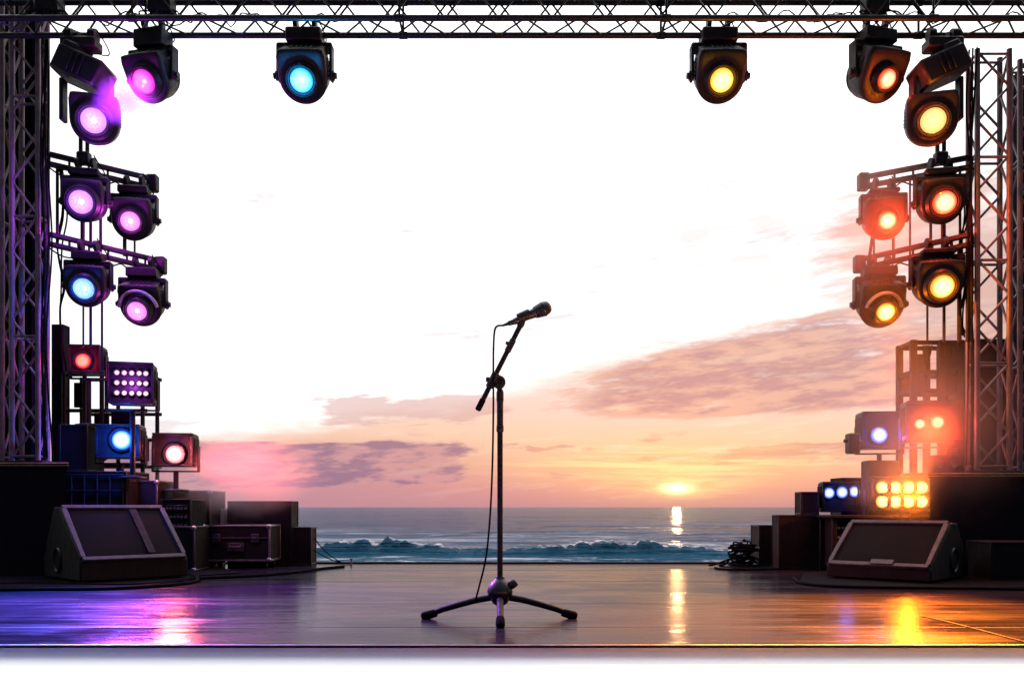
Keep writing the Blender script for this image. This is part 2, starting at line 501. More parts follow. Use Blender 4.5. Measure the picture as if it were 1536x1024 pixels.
def tower(xl, xr, D, depth, z0, z1, mat, label):
    X0 = (xl - CX) * D / F; X1 = (xr - CX) * D / F
    t = thing('truss_tower', label, 'truss', ((X0 + X1) / 2, D + depth / 2, z0), 'upright lighting towers beside the stage')
    for x in (X0, X1):
        for y in (D, D + depth):
            MB().tube([(x, y, z0 + .02), (x, y, z1)], .024, 12).build('chord', mat, t)
    lat = MB()
    w = X1 - X0
    for (a, oa, ob) in (((X0, D), (0, 0, 0), (w, 0, 0)), ((X0, D + depth), (w, 0, 0), (0, 0, 0)), ((X0, D), (0, depth, 0), (0, 0, 0)), ((X1, D), (0, 0, 0), (0, depth, 0))):
        zigzag(lat, (*a, z0 + .05), (*a, z1 - .02), oa, ob, .30, .0115)
    for k in range(5):
        z = z0 + .06 + (z1 - z0 - .1) * k / 4
        for (p, q) in (((X0, D), (X1, D)), ((X0, D + depth), (X1, D + depth)), ((X0, D), (X0, D + depth)), ((X1, D), (X1, D + depth))):
            lat.tube([(*p, z), (*q, z)], .012, 6)
    lat.build('lattice', mat, t)
    MB().box(((X0 + X1) / 2, D + depth / 2, z0 + .01), (w + .16, depth + .16, .02), None, .003).build('base_plate', M_BLACKMET, t)
    return t

ZL, ZR = CAMZ + (HY - 694) * 7.6 / F, CAMZ + (HY - 709) * 7.6 / F
tower(18, 57, 7.62, .15, ZL, 5.3, M_TOWERL, 'dull grey lattice tower on the purple-lit riser in front of black drape')
tower(-34, 3, 7.75, .15, ZL, 5.3, M_TOWERL, 'dark lattice tower at the outermost edge of the purple-lit riser')
tower(1466, 1514, 7.62, .15, ZR, 4.62, M_TOWERL, 'dull lattice tower open to the sky beside the amber lamps')
tower(1530, 1572, 7.80, .15, ZR, 4.62, M_TOWERL, 'dark lattice tower at the outermost edge of the orange-lit riser')

def drape(x0, x1, D, z0, z1, label):
    X0, X1 = (x0 - CX) * D / F, (x1 - CX) * D / F
    mb = MB(); n = 90; vs = []; fs = []
    for i in range(n + 1):
        x = X0 + (X1 - X0) * i / n
        y = D + .05 * math.sin(i * .9) + .02 * math.sin(i * 2.3 + 1)
        vs += [(x, y, z0), (x, y, z1), (x, y + .012, z1), (x, y + .012, z0)]
    for i in range(n):
        for k in range(4):
            a, b = i * 4 + k, i * 4 + (k + 1) % 4
            fs.append((a, b, b + 4, a + 4))
    fs += [(0, 3, 2, 1), (n * 4, n * 4 + 1, n * 4 + 2, n * 4 + 3)]
    return tag(mb.add(vs, fs).build('drape', M_DRAPE), label, 'curtain')
drape(-150, 74, 8.15, ZL + .004, 5.4, 'tall black drape hanging behind the purple-lit towers')
drape(1512, 1690, 8.35, ZR + .004, 4.75, 'tall black drape hanging behind the orange-lit towers')

# risers
def riser(pts, ztop, label, lip, front):
    poly = [Vector(((x - CX) * D / F, D, 0)) for x, D in pts]
    cx = sum((p for p in poly), Vector()) / len(poly)
    t = thing('stage_riser', label, 'riser', tuple(cx))
    sk = [p + (cx - p).normalized() * .03 for p in poly]
    MB().prism(sk, (0, 0, 0), (0, 0, ztop - .05)).build('skirt', M_DRAPE, t)
    MB().prism(poly, (0, 0, ztop - .05), (0, 0, ztop)).build('deck', M_WOOD, t, bevel=.004)
    a, b = poly[front[0]], poly[front[1]]
    for z in (.010, .030):
        MB().bar(a + Vector((0, -.006, ztop - z)), b + Vector((0, -.006, ztop - z)), .01, .008, .002).build('edge_trim', lip, t)
    return t
riser([(-160, 7.45), (103, 7.45), (103, 7.85), (80, 7.87), (80, 8.75), (-160, 8.75)], ZL, 'black skirted riser carrying the purple-lit towers', M_TRIM, (0, 1))
riser([(1700, 7.50), (1392, 7.50), (1392, 8.25), (1446, 8.28), (1446, 8.98), (1700, 8.98)], ZR, 'black riser carrying the orange-lit towers', M_TRIM, (0, 1))

# ------------------------------------------------------------------ lamps
def dirv(yaw, pitch):
    y, p = R_(yaw), R_(pitch)
    return Vector((math.sin(y) * math.cos(p), -math.cos(y) * math.cos(p), -math.sin(p)))

LAMPG = 'moving head stage lamps around the stage'
def moving_head(x, y, D, rpx, lpx, yaw, pitch, kind, mount_y, label, cells=0.0, glow=1.0, snout=0.0, beam=0.0, wash=None, base_tilt=0.0, yoke=True, mount_dx=0):
    """lens centre at x, y of the photo; rpx, lpx: half width of body and lens there"""
    d = dirv(yaw, pitch)
    R = rpx * D / F; rl = lpx * D / F
    zf = .86 * R + snout * R                          # lens ahead of pivot
    L = P(x, y, D); C = L - d * zf
    zm = CAMZ + (HY - mount_y) * C.y / F
    mx = mount_dx * D / F
    t = thing('moving_head_lamp', label, 'stage light', (C.x + mx, C.y, zm), LAMPG)
    q = d.to_track_quat('Z', 'Y').to_matrix()
    a = Vector((math.cos(R_(yaw)), math.sin(R_(yaw)), 0)); b = d.cross(a)
    M = Matrix((a, b, d)).transposed().to_4x4(); M.translation = C
    # housing
    h = MB()
    prof = [(0, -1.02), (.62, -1.0), (.80, -.94), (.86, -.80)]
    z = -.78
    for k in range(4):                                 # cooling ribs
        prof += [(.82, z), (.92, z + .015), (.92, z + .05), (.82, z + .065)]; z += .085
    prof += [(.80, z + .05), (0, z + .06)]
    lip = rl / R
    h.lathe([(r * R, zz * R) for r, zz in prof], M, 40)
    T4 = lambda u, v, ww: M @ Vector((u * R, v * R, ww * R))
    def ring_pts(sc, zz, topv):                        # round below, straight sided above
        out = []
        for k in range(25):
            an = PI + PI * k / 24
            out.append(T4(sc * math.cos(an), sc * math.sin(an), zz))
        for u, v in ((1, .35), (1, .8), (.93, topv - .04), (.80, topv), (.4, topv + .02), (0, topv + .03), (-.4, topv + .02), (-.80, topv), (-.93, topv - .04), (-1, .8), (-1, .35)):
            out.append(T4(sc * u, sc * v, zz))
        return out
    lay = [ring_pts(.72, -.62, 1.0), ring_pts(.92, -.58, 1.08), ring_pts(.98, -.50, 1.1), ring_pts(.98, .34, 1.1), ring_pts(1.01, .36, 1.1), ring_pts(1.01, .50, 1.1), ring_pts(.97, .57, 1.1), ring_pts(.90, .62, 1.06), ring_pts(.80, .63, .98)]
    nn = len(lay[0]); vs = [p for l in lay for p in l]; fs = []
    for i in range(len(lay) - 1):
        for k in range(nn): fs.append((i * nn + k, i * nn + (k + 1) % nn, (i + 1) * nn + (k + 1) % nn, (i + 1) * nn + k))
    fs.append(tuple(range(nn))); fs.append(tuple((len(lay) - 1) * nn + k for k in range(nn)))
    h.add(vs, fs)
    h.lathe([(r * R, zz * R) for r, zz in [(lip * 1.55, .60), (lip * 1.48, .70 + snout * .6), (lip * 1.34, .78 + snout), (lip * 1.26, .88 + snout), (lip * 1.14, .90 + snout), (lip * 1.06, .80 + snout), (0, .78 + snout)]], M, 36)
    for s in (-1, 1):                                  # flat side panels with vents
        h.box(T4(s * .97, .25, -.08), (.09 * R, .8 * R, .62 * R), M.to_3x3(), .03 * R)
        for k in range(4): h.box(T4(s * 1.02, .02 + .15 * k, -.08), (.03 * R, .05 * R, .5 * R), M.to_3x3(), .01 * R)
    for k in range(5): h.box(T4(-.4 + .2 * k, 1.12, -.05), (.08 * R, .06 * R, .7 * R), M.to_3x3(), .02 * R)
    hs = h.build('housing', M_BLACK, t)
    rg = MB().lathe([(lip * 1.36 * R, (.72 + snout) * R), (lip * 1.40 * R, (.82 + snout) * R), (lip * 1.34 * R, (.88 + snout) * R), (lip * 1.28 * R, (.76 + snout) * R)], M, 36)
    ring = rg.build('lens_ring', M_BLACKMET, hs)
    lens_obj(hs, L, d, rl, kind, cells)
    sc = h2 = MB()
    for k in range(0):
        an = k * PI / 3 + .4
        c0 = C + a * (math.cos(an) * .86 * R) + b * (math.sin(an) * .86 * R) + d * (.60 * R)
        sc.tube([c0, c0 + d * .05 * R], .03 * R, 8)
    if snout:                                          # pale half ring over the snout
        arc = [C + a * (math.cos(an) * lip * 1.95 * R) + b * (math.sin(an) * lip * 1.95 * R) + d * ((.66 + snout * .5) * R) for an in [R_(8) + R_(164) * k / 24 for k in range(25)]]
        MB().tube(arc, .085 * R, 10).build('half_ring', M_PALERING, hs)
    # yoke
    if yoke:
        ar = Vector((math.cos(R_(yaw)), math.sin(R_(yaw)), 0)); fw = Vector((-ar.y, ar.x, 0))
        top = min(C.z + 1.16 * R, zm - .10 * R)
        yk = MB()
        My = Matrix((ar, fw, Vector((0, 0, 1)))).transposed()
        for s in (-1, 1):
            yk.box(C + ar * (s * 1.12 * R) + Vector((0, 0, (top - C.z) / 2 - .1 * R)), (.12 * R, .5 * R, top - C.z + .2 * R), My, .03 * R)
            yk.tube([C + ar * (s * 1.05 * R), C + ar * (s * 1.24 * R)], .2 * R, 16)
        yk.box(Vector((C.x, C.y, top)), (2.36 * R, .56 * R, .3 * R), My, .06 * R)
        yk.build('yoke', M_BLACK, t)
        for s in (-1, 1):
            MB().tube([C + ar * (s * 1.24 * R), C + ar * (s * 1.34 * R)], .13 * R, 12).build('tilt_knob', M_PLASTIC, t)
        bz = (top + zm) / 2
        bs = MB().box(Vector((C.x + mx * .5, C.y, (top + .15 * R + max(zm - .06 * R, top + .3 * R)) / 2)), (1.5 * R, .95 * R, max(.25 * R, zm - top - .2 * R)), My @ Matrix.Rotation(R_(base_tilt), 3, 'Y'), .06 * R)
        bs.build('base', M_BLACK, t)
    for s in (-1, 1):
        cl = MB()
        px_ = C.x + mx + s * .4 * R
        cl.box((px_, C.y, zm + .02), (.16 * R, .3 * R, .1), None, .01)
        cl.tube([(px_ - .09 * R, C.y, zm + .055), (px_ + .09 * R, C.y, zm + .055)], .045, 14)
        cl.build('clamp', M_BLACKMET, t)
    # signal cable looping from the base up to its support
    pts = []
    for k in range(17):
        u = k / 16
        pts.append((C.x + mx + .45 * R + math.sin(u * PI) * .35 * R, C.y + .25 * R + .05 * math.sin(u * 5), zm - .35 * R + u * (.35 * R + .12) - math.sin(u * PI) * .25 * R))
    MB().tube(pts, .006, 6).build('cable', M_RUBBER, t)
    lamp(t, L + d * (.50 * R), GLOW[kind], 26 * glow * (R / .2) ** 2, .03)
    if wash: lamp(t, L + d * (.3 * R), GLOW[kind], wash[0], .08, wash[1], Vector(wash[2]) - L, 'lamp_wash', 1.0)
    if beam: lamp(t, L + d * (.5 * R), GLOW[kind], beam, .09, 75, d, 'lamp_beam')
    return t

TY = 46                                                # underside of the truss in the photo
moving_head(215, 123, 7.40, 33, 17, -14, 36, 'magenta', TY, 'black moving head lamp glowing magenta on the overhead truss, above a purple beam', glow=.6, beam=40)
moving_head(452, 121, 7.40, 36, 17, 0, 38, 'cyan', TY, 'moving head lamp glowing cyan, alone on the overhead truss', glow=2.2, beam=30)
moving_head(1083, 121, 7.40, 36, 17, 0, 38, 'yellow', TY, 'moving head lamp glowing yellow, alone on the overhead truss', glow=.9, beam=40, wash=(16000, 36, (1.7, 4.7, 0)))
moving_head(1331, 119, 7.40, 36, 14, 16, 34, 'red', TY, 'moving head lamp glowing red on the overhead truss beside smoke', glow=.8, beam=130)
moving_head(140, 181, 7.30, 34, 18, 18, 20, 'violet', 66, 'large violet LED moving head lamp slung below a slanted black box', 6.5, glow=2.2, beam=70, yoke=False, mount_dx=-14)
moving_head(1400, 181, 7.30, 36, 18, -18, 20, 'amber', 66, 'large amber LED moving head lamp slung below a slanted black box', 6.5, glow=2.2, beam=260, yoke=False, mount_dx=14)
moving_head(121, 303, 7.55, 29, 17, 10, 18, 'violet', 254, 'pink-violet LED lamp hung inside the upper bar, nearest the grey lattice tower', 6, glow=1.9, beam=40, wash=(9000, 44, (-1.3, 5.6, 0)))
moving_head(195, 332, 7.85, 29, 14, 8, 22, 'pink', 280, 'pink lamp hung at the outer end of the upper purple-lit bar', 6, glow=1.9, beam=60)
moving_head(125, 433, 7.55, 29, 15, 8, 22, 'blue', 378, 'bright blue lamp hung beside a pink lamp on the lower bar', 6, glow=2.2, beam=50, wash=(18000, 44, (-2.9, 5.2, 0)))
moving_head(205, 467, 7.85, 30, 14, 6, 30, 'pink', 402, 'pink lamp with pale half-ring snout at the end of the lower bar', 6, glow=.9, beam=60, snout=.35)
moving_head(1331, 331, 7.85, 29, 13, -8, 22, 'red', 284, 'red lamp hung at the outer end of the upper orange-lit bar', 0, glow=2.2, beam=150)
moving_head(1417, 304, 7.55, 31, 17, -10, 18, 'red', 254, 'large red lamp hung close against the tower on the upper bar', 0, glow=2.7, beam=230)
moving_head(1414, 430, 7.55, 33, 17, -8, 22, 'amber', 374, 'large amber lamp hung close against the tower on the lower bar', 0, glow=2.7, beam=330, wash=(24000, 42, (2.05, 4.6, 0)))
moving_head(1329, 468, 7.85, 32, 13, -6, 30, 'amber', 400, 'amber lamp with pale half-ring snout at the end of the lower bar', 0, glow=2.0, beam=300, snout=.35)

# slanted ballast boxes that carry the two big lamps
def ballast(x, y, D, w, h, dep, ang, hangx, side, label):
    c = P(x, y, D); k = D / F
    t = thing('lamp_ballast_box', label, 'ballast box', (c.x, c.y, CAMZ + (HY - 58) * D / F))
    M = Matrix.Rotation(R_(ang), 3, 'Y')
    b = MB().box(c, (w * k, dep, h * k), M, .02)
    for j in range(3):
        b.box(c + M @ Vector(((-.12 + .12 * j) * w * k, -dep / 2 - .006, 0)), (.03 * w * k, .012, h * k * .72), M, .003)
    b.build('body', M_BLACK, t)
    MB().box(c + M @ Vector((-side * .30 * w * k, -.02, h * k * .56)), (w * k * .35, dep * .7, h * k * .34), M, .015).build('connector_panel', M_BLACKMET, t)
    hp = P(hangx, 58, D)
    hk = MB().box(hp - Vector((0, 0, .06)), (.30, .16, .09), None, .012)
    for s in (-1, 1): hk.tube([hp + Vector((s * .1, 0, -.08)), c + M @ Vector((-side * .22 * w * k + s * .08, 0, h * k * .4))], .022, 10)
    for s in (-1, 1): hk.tube([hp + Vector((s * .1 - .03, 0, .03)), hp + Vector((s * .1 + .03, 0, .03))], .05, 14)
    hk.build('hanger', M_BLACKMET, t)
    lo = P(x + side * 4, y + 22, D)
    for s in (-1, 1):
        br = MB()
        br.bar(lo + Vector((s * .2, 0, .06)), lo + Vector((s * .2, 0, -.30)), .035, .09, .006)
        br.build('bracket', M_BLACKMET, t)
ballast(126, 108, 7.42, 72, 40, .30, 24, 122, 1, 'slanted black ballast box hung beside the magenta lamp')
ballast(1408, 106, 7.42, 72, 38, .30, -24, 1414, -1, 'slanted black ballast box hung beside the red truss lamp')

# side bars that carry the hung lamps, with their hangers
def side_bar(x0, y0, Da, x1, y1, Db, label, posts):
    a, b = P(x0, y0, Da), P(x1, y1, Db)
    t = thing('lighting_bar', label, 'lighting bar', tuple(a), 'side bars carrying the hung lamps')
    up = Vector((0, 0, .085))
    for o in (Vector((0, 0, 0)), up):
        MB().bar(a + o, b + o, .05, .042, .006).build('rail', M_BLACKMET, t)
    L = (b - a).length
    for k in range(int(L / .16) + 1):
        p = a + (b - a) * (k * .16 / L)
        MB().tube([p, p + up], .011, 6).build('rung', M_BLACKMET, t)
    e = b + (b - a).normalized() * .03
    MB().box(e + up * .5, (.10, .09, .16), None, .012).build('end_cap', M_BLACKMET, t)
    for (px, ybot, Dp, r) in posts:
        u = (px - x0) / (x1 - x0); top = P(px, y0 + (y1 - y0) * u - 4, Dp); bot = P(px, ybot, Dp)
        MB().tube([top, bot], r, 8).build('hanger_rod', M_BLACKMET, t)
    # slack cable swagged under the rail
    pts = []
    for k in range(41):
        u = k / 40
        pts.append(a + (b - a) * u + Vector((0, -.04, -.03 - .06 * abs(math.sin(u * PI * 3)))))
    MB().tube(pts, .007, 6).build('cable', M_RUBBER, t)
    return t
side_bar(74, 246, 7.62, 224, 281, 8.15, 'upper black bar reaching out from the grey lattice tower over two violet lamps', [(86, 366, 7.70, .014), (124, 372, 7.80, .020), (136, 372, 7.82, .014), (151, 378, 7.86, .014), (187, 384, 8.05, .018), (202, 388, 8.08, .010)])
side_bar(74, 366, 7.62, 236, 404, 8.15, 'lower black bar reaching out from the grey lattice tower over blue and pink lamps', [(125, 520, 7.78, .009), (136, 520, 7.84, .013), (153, 530, 7.9, .011)])
side_bar(1458, 250, 7.62, 1300, 279, 8.15, 'upper bar reaching out from the orange-lit tower over two red lamps', [(1311, 398, 8.1, .010), (1340, 394, 8.05, .014), (1365, 388, 8.0, .010), (1396, 381, 7.9, .013), (1415, 376, 7.82, .022), (1440, 372, 7.75, .012)])
side_bar(1458, 366, 7.62, 1294, 402, 8.15, 'lower bar reaching out from the orange-lit tower over two amber lamps', [(1391, 512, 7.9, .010), (1416, 512, 7.86, .014), (1439, 512, 7.8, .020), (1452, 512, 7.72, .020)])
for (px, D, lab, side) in ((126, 7.74, 'short drop pole between the big violet lamp and upper bar', 1), (1411, 7.74, 'wide drop pole between the big amber lamp and upper bar', -1)):
    t = thing('drop_pole', lab, 'pole', tuple(P(px, 244, D)))
    MB().tube([P(px - 5, 200, D), P(px - 5, 246, D)], .018, 10).tube([P(px + 5, 200, D), P(px + 5, 246, D)], .018, 10).build('pole', M_BLACKMET, t)
    MB().box(P(px, 238, D), (.11, .08, .11), None, .01).build('sleeve', M_BLACKMET, t)

# ------------------------------------------------------------------ boxes of lamps
def blinder(x0, y0, x1, y1, D, dep, yaw, lenses, kind, label, name='blinder_lamp', cat='stage light', group=None, watts=3.0, beam=0.0, stand=None, stand_dx=0.0, beam_dir=(0, -1, -.35), beam_col=None, beam_cone=110, floor_beam=None):
    """box fitting with round lenses at photo points (x, y, r)"""
    k = D / F
    c = P((x0 + x1) / 2, (y0 + y1) / 2, D + dep / 2); w, h = (x1 - x0) * k, (y1 - y0) * k
    Mz = Matrix.Rotation(R_(yaw), 3, 'Z')
    base_z = stand if stand is not None else c.z - h / 2
    t = thing(name, label, cat, (c.x, c.y, base_z), group)
    b = MB().box(c, (w, dep, h), Mz, .018)
    for j in range(6):                                     # cooling fins on the back and sides
        for s in (-1, 1):
            b.box(c + Mz @ Vector((s * (w / 2 + .004), -dep * .32 + dep * .13 * j, 0)), (.01, dep * .05, h * .7), Mz, .002)
    hs = b.build('housing', M_BLACK, t)
    f = MB()
    fd = -dep / 2 - .006
    for (cx, cz, ww, hh) in ((0, h / 2 - .012, w * .98, .022), (0, -h / 2 + .012, w * .98, .022), (-w / 2 + .012, 0, .022, h - .05), (w / 2 - .012, 0, .022, h - .05)):
        f.box(c + Mz @ Vector((cx, fd, cz)), (ww, .02, hh), Mz, .004)
    f.build('bezel', M_BLACKMET, hs)
    d = Mz @ Vector((0, -1, 0))
    cx0 = (x0 + x1) / 2; cy0 = (y0 + y1) / 2
    tot = Vector((0, 0, 0))
    for (lx, ly, lr) in lenses:
        o = c + Mz @ Vector(((lx - cx0) * k / math.cos(R_(yaw)), -dep / 2, -(ly - cy0) * k))
        q = d.to_track_quat('Z', 'Y').to_matrix().to_4x4(); q.translation = o
        r = lr * k
        MB().lathe([(r * 1.32, -.01), (r * 1.32, .022), (r * 1.18, .03), (r * 1.05, .014), (r * 1.02, -.005)], q, 24).build('lens_ring', M_BLACKMET, hs)
        lens_obj(hs, o + d * .006, d, r, kind, 0, .22)
        tot += o
    tot /= len(lenses)
    lamp(t, tot + d * .16, GLOW[kind], watts * 5.0, .04)
    if beam: lamp(t, tot + d * .10, beam_col or GLOW[kind], beam, .16, beam_cone, beam_dir, 'lamp_beam')
    if floor_beam: lamp(t, tot + d * .08, GLOW[kind] if len(floor_beam) < 3 else floor_beam[2], floor_beam[0], .14, 50, Vector(floor_beam[1]) - tot, 'lamp_beam', .8)
    br = MB()
    for s in (-1, 1):
        br.bar(c + Mz @ Vector((s * (w / 2 + .022), 0, .04)), Vector((0, 0, 0)) + c + Mz @ Vector((s * (w / 2 + .022), 0, -h / 2 - .045)), .012, .06, .003)
    br.box(c + Vector((0, 0, -h / 2 - .045)), (w + .06, .06, .014), Mz, .003)
    br.build('bracket', M_BLACKMET, t)
    if stand is not None:
        zt = c.z - h / 2 - .05
        MB().tube([(c.x + stand_dx, c.y, stand + .02), (c.x + stand_dx, c.y, zt)], .024, 12).build('stand', M_BLACKMET, t)
        MB().lathe([(0, .025), (.03, .025), (.12, .012), (.125, 0), (0, 0)], Matrix.Translation((c.x + stand_dx, c.y, stand)), 20).build('stand_foot', M_BLACKMET, t)
    return t

blinder(110, 519, 156, 561, 8.1, .20, 6, [(131, 544, 11)], 'ruby', 'small red lamp in a square black box above the dark cabinets', watts=1.6, beam=6, stand=CAMZ + (HY - 636) * 8.05 / F)
strobe = [(lx, ly, 3.6) for ly in (562, 577, 592) for lx in (181, 191, 201, 211, 220)]
blinder(166, 545, 232, 608, 7.8, .22, 14, strobe, 'palepink', 'square panel lamp with three rows of five pale pink cells', watts=3.5, beam=5000, beam_cone=46, beam_dir=(1.0, -3.5, -1.7), stand=CAMZ + (HY - 716) * 7.8 / F)
blinder(150, 637, 214, 688, 8.0, .22, 8, [(188, 661, 14)], 'blue', 'bright blue lamp in a low black box beside a rose lamp', watts=9, beam=8, stand=CAMZ + (HY - 722) * 8.1 / F)
blinder(234, 650, 294, 700, 8.25, .22, 6, [(267, 682, 13)], 'rose', 'rose-pink lamp in a low black box in front of red smoke', watts=4, beam=1300, beam_cone=80, beam_dir=(.9, .02, .02), beam_col=(1, .10, .10), floor_beam=(420, (-2.3, 4.6, 0), (1, .13, .07)), stand=CAMZ + (HY - 736) * 8.35 / F)
blinder(1356, 602, 1436, 664, 7.9, .24, -10, [(1375, 637, 8), (1400, 635, 9.5)], 'red', 'red two-lamp blinder below the brown frame rack', watts=3.6, floor_beam=(330, (2.3, 4.5, 0)), stand=ZR, stand_dx=.16)
blinder(1288, 618, 1350, 674, 8.5, .24, -6, [(1313, 654, 12)], 'ice', 'ice-blue single lamp in a black box beside the two-lamp blinder', watts=2.2, stand=CAMZ + (HY - 716) * 8.6 / F)
eight = [(lx, ly, 9.5) for ly in (731, 752) for lx in (1318, 1337, 1356, 1375)]
TABLE_Z = CAMZ - (772 - HY) * 8.3 / F
blinder(1302, 714, 1392, 766, 8.0, .20, -4, eight, 'amber', 'amber blinder with eight round lamps in two rows', watts=16, floor_beam=(55, (2.5, 4.4, 0), (1, .16, .005)))
blinder(1230, 722, 1284, 768, 8.36, .16, -4, [(1240, 739, 8), (1259, 738, 8.5), (1277, 737, 8)], 'ice', 'low black bar light with three ice-blue lamps', watts=.7)

# ------------------------------------------------------------------ cases, cabinets and racks
def case(name, label, cat, x0, x1, ytop, D, dep, z0=0.0, yaw=0, mat=None, group=None, edge=True, latches=True, wheels=False, grille=None, corners=True, stripes=0):
    mat = mat or M_CASE
    X0, X1 = (x0 - CX) * D / F, (x1 - CX) * D / F
    zt = CAMZ + (HY - ytop) * D / F
    c = Vector(((X0 + X1) / 2, D + dep / 2, (z0 + zt) / 2)); w = X1 - X0; h = zt - z0
    M = Matrix.Rotation(R_(yaw), 3, 'Z')
    t = thing(name, label, cat, (c.x, c.y, z0), group)
    T = lambda x, y, z: c + M @ Vector((x, y, z))
    wz = .07 if wheels else 0
    MB().box(T(0, 0, wz / 2), (w - .012, dep - .012, h - wz - .004), M, .006).build('body', mat, t)
    hb = h / 2; lo = -h / 2 + wz
    e = .018
    if edge:
        g = MB()
        for s in (-1, 1):
            for q in (-1, 1):
                g.box(T(s * (w / 2 - e / 2), q * (dep / 2 - e / 2), wz / 2), (e, e, h - wz), M, .003)
        for zz in (hb - e / 2, lo + e / 2):
            for q in (-1, 1):
                g.box(T(0, q * (dep / 2 - e / 2), zz), (w - 2 * e, e, e), M, .003)
                g.box(T(q * (w / 2 - e / 2), 0, zz), (e, dep - 2 * e, e), M, .003)
        g.build('edge_trim', M_EDGEB if wheels else (M_EDGE if edge is True else edge), t)
        if corners:
            for s in (-1, 1):
                for zz in (hb, lo):
                    MB().box(T(s * (w / 2 - .016), -dep / 2 + .016, zz - (.016 if zz > 0 else -.016)), (.045, .045, .045), M, .012).build('corner_ball', M_ALU, t)
    if latches:
        seam = MB().box(T(0, -dep / 2 - .001, hb - h * .3), (w - .04, .008, .012), M, .002)
        seam.build('lid_seam', M_EDGE, t)
        for s in (-.28, .28):
            l = MB().box(T(s * w, -dep / 2 - .003, hb - h * .3), (.075, .014, .085), M, .004)
            l.tube([T(s * w - .018, -dep / 2 - .014, hb - h * .3), T(s * w + .018, -dep / 2 - .014, hb - h * .3)], .009, 8)
            l.build('latch', M_DARKALU, t)
        hd = MB().box(T(0, -dep / 2 - .002, lo + h * .33), (.16, .012, .085), M, .004)
        hd.tube([T(-.055, -dep / 2 - .012, lo + h * .33 + .02), T(-.05, -dep / 2 - .032, lo + h * .33), T(.05, -dep / 2 - .032, lo + h * .33), T(.055, -dep / 2 - .012, lo + h * .33 + .02)], .009, 8)
        hd.build('handle', M_DARKALU, t)
    if grille:
        nx, nz = grille
        g = MB()
        for i in range(nx + 1):
            g.box(T(-w / 2 + .03 + (w - .06) * i / nx, -dep / 2 - .008, 0), (.007, .012, h - .06), M)
        for j in range(nz + 1):
            g.box(T(0, -dep / 2 - .012, -h / 2 + .03 + (h - .06) * j / nz), (w - .05, .010, .007), M)
        g.build('grille', M_DARKALU, t)
    for j in range(stripes):
        MB().box(T(0, -dep / 2 - .006, hb - .05 - (h - .1) * (j + .5) / stripes), (w - .05, .016, (h - .1) / stripes * .82), M, .003).build('rack_unit', M_BLACKMET, t)
        for q in range(7):
            MB().tube([T(-w * .36 + w * .12 * q, -dep / 2 - .012, hb - .05 - (h - .1) * (j + .5) / stripes), T(-w * .36 + w * .12 * q, -dep / 2 - .032, hb - .05 - (h - .1) * (j + .5) / stripes)], .011, 8).build('knob', M_ALU, t)
    if wheels:
        for s in (-1, 1):
            for q in (-1, 1):
                p = T(s * (w / 2 - .07), q * (dep / 2 - .07), 0); p.z = z0
                wb = MB().box(p + Vector((0, 0, .062)), (.06, .06, .016), M, .002)
                wb.box(p + Vector((-.022, 0, .045)), (.006, .04, .045), M).box(p + Vector((.022, 0, .045)), (.006, .04, .045), M)
                cs = wb.build('caster', M_DARKALU, t)
                MB().tube([p + Vector((-.015, 0, .033)), p + Vector((.015, 0, .033))], .032, 16).build('wheel', M_RUBBER, cs)
    return t

# purple-lit side
RZ = ZL
case('speaker_column', 'tall narrow black speaker column behind the grey lattice tower', 'speaker', 77, 95, 486, 8.62, .13, 0, latches=False, edge=M_DRAPE, corners=False, mat=M_DRAPE)
case('amplifier_cabinet', 'plain black amplifier cabinet beneath the small red box lamp', 'amplifier', 88, 131, 636, 8.05, .3, CAMZ + (HY - 706) * 7.95 / F, latches=False, edge=M_PLASTIC, corners=False)
case('grille_rack', 'black rack with a square wire grille behind the large wedge speaker', 'rack', 84, 190, 706, 7.95, .5, 0, latches=False, edge=M_PLASTIC, corners=False, grille=(5, 6))
case('equipment_case', 'dark case beside the wire-grille rack, under the blue box lamp', 'case', 192, 236, 720, 8.2, .5, 0, latches=False, mat=M_CASE2)
case('amplifier_rack', 'low amplifier rack with three rows of pale knobs', 'rack', 240, 286, 748, 8.1, .42, .34, latches=False, edge=M_PLASTIC, stripes=3, corners=False)
case('equipment_case', 'dark case carrying the low amplifier rack', 'case', 238, 292, 789, 8.06, .5, 0, latches=False, mat=M_CASE2)
case('equipment_case', 'broad dark case beneath the rose-pink lamp, in the red smoke', 'case', 234, 316, 735, 8.6, .45, 0, latches=False, mat=M_CASE2)
case('carton', 'small pale carton between the dark cases', 'box', 319, 339, 762, 8.9, .22, CAMZ - (787 - HY) * 8.9 / F, latches=False, edge=False, mat=M_PALE)
case('road_case', 'low road case on wheels with pale metal edging and a long lid seam', 'road case', 302, 405, 787, 8.45, .40, 0, wheels=True, mat=M_CASE2)
case('flight_case', 'tall plain dark case standing behind the low wheeled road case', 'case', 341, 437, 751, 8.86, .30, 0, latches=False, edge=M_CASE2, mat=M_CASE2, corners=False)
case('speaker_cabinet', 'small dark speaker cabinet at the end of the purple-lit row, next to the sea', 'speaker', 438, 467, 790, 8.9, .24, 0, yaw=0, latches=False, edge=M_PLASTIC, mat=M_WOOD, corners=False)
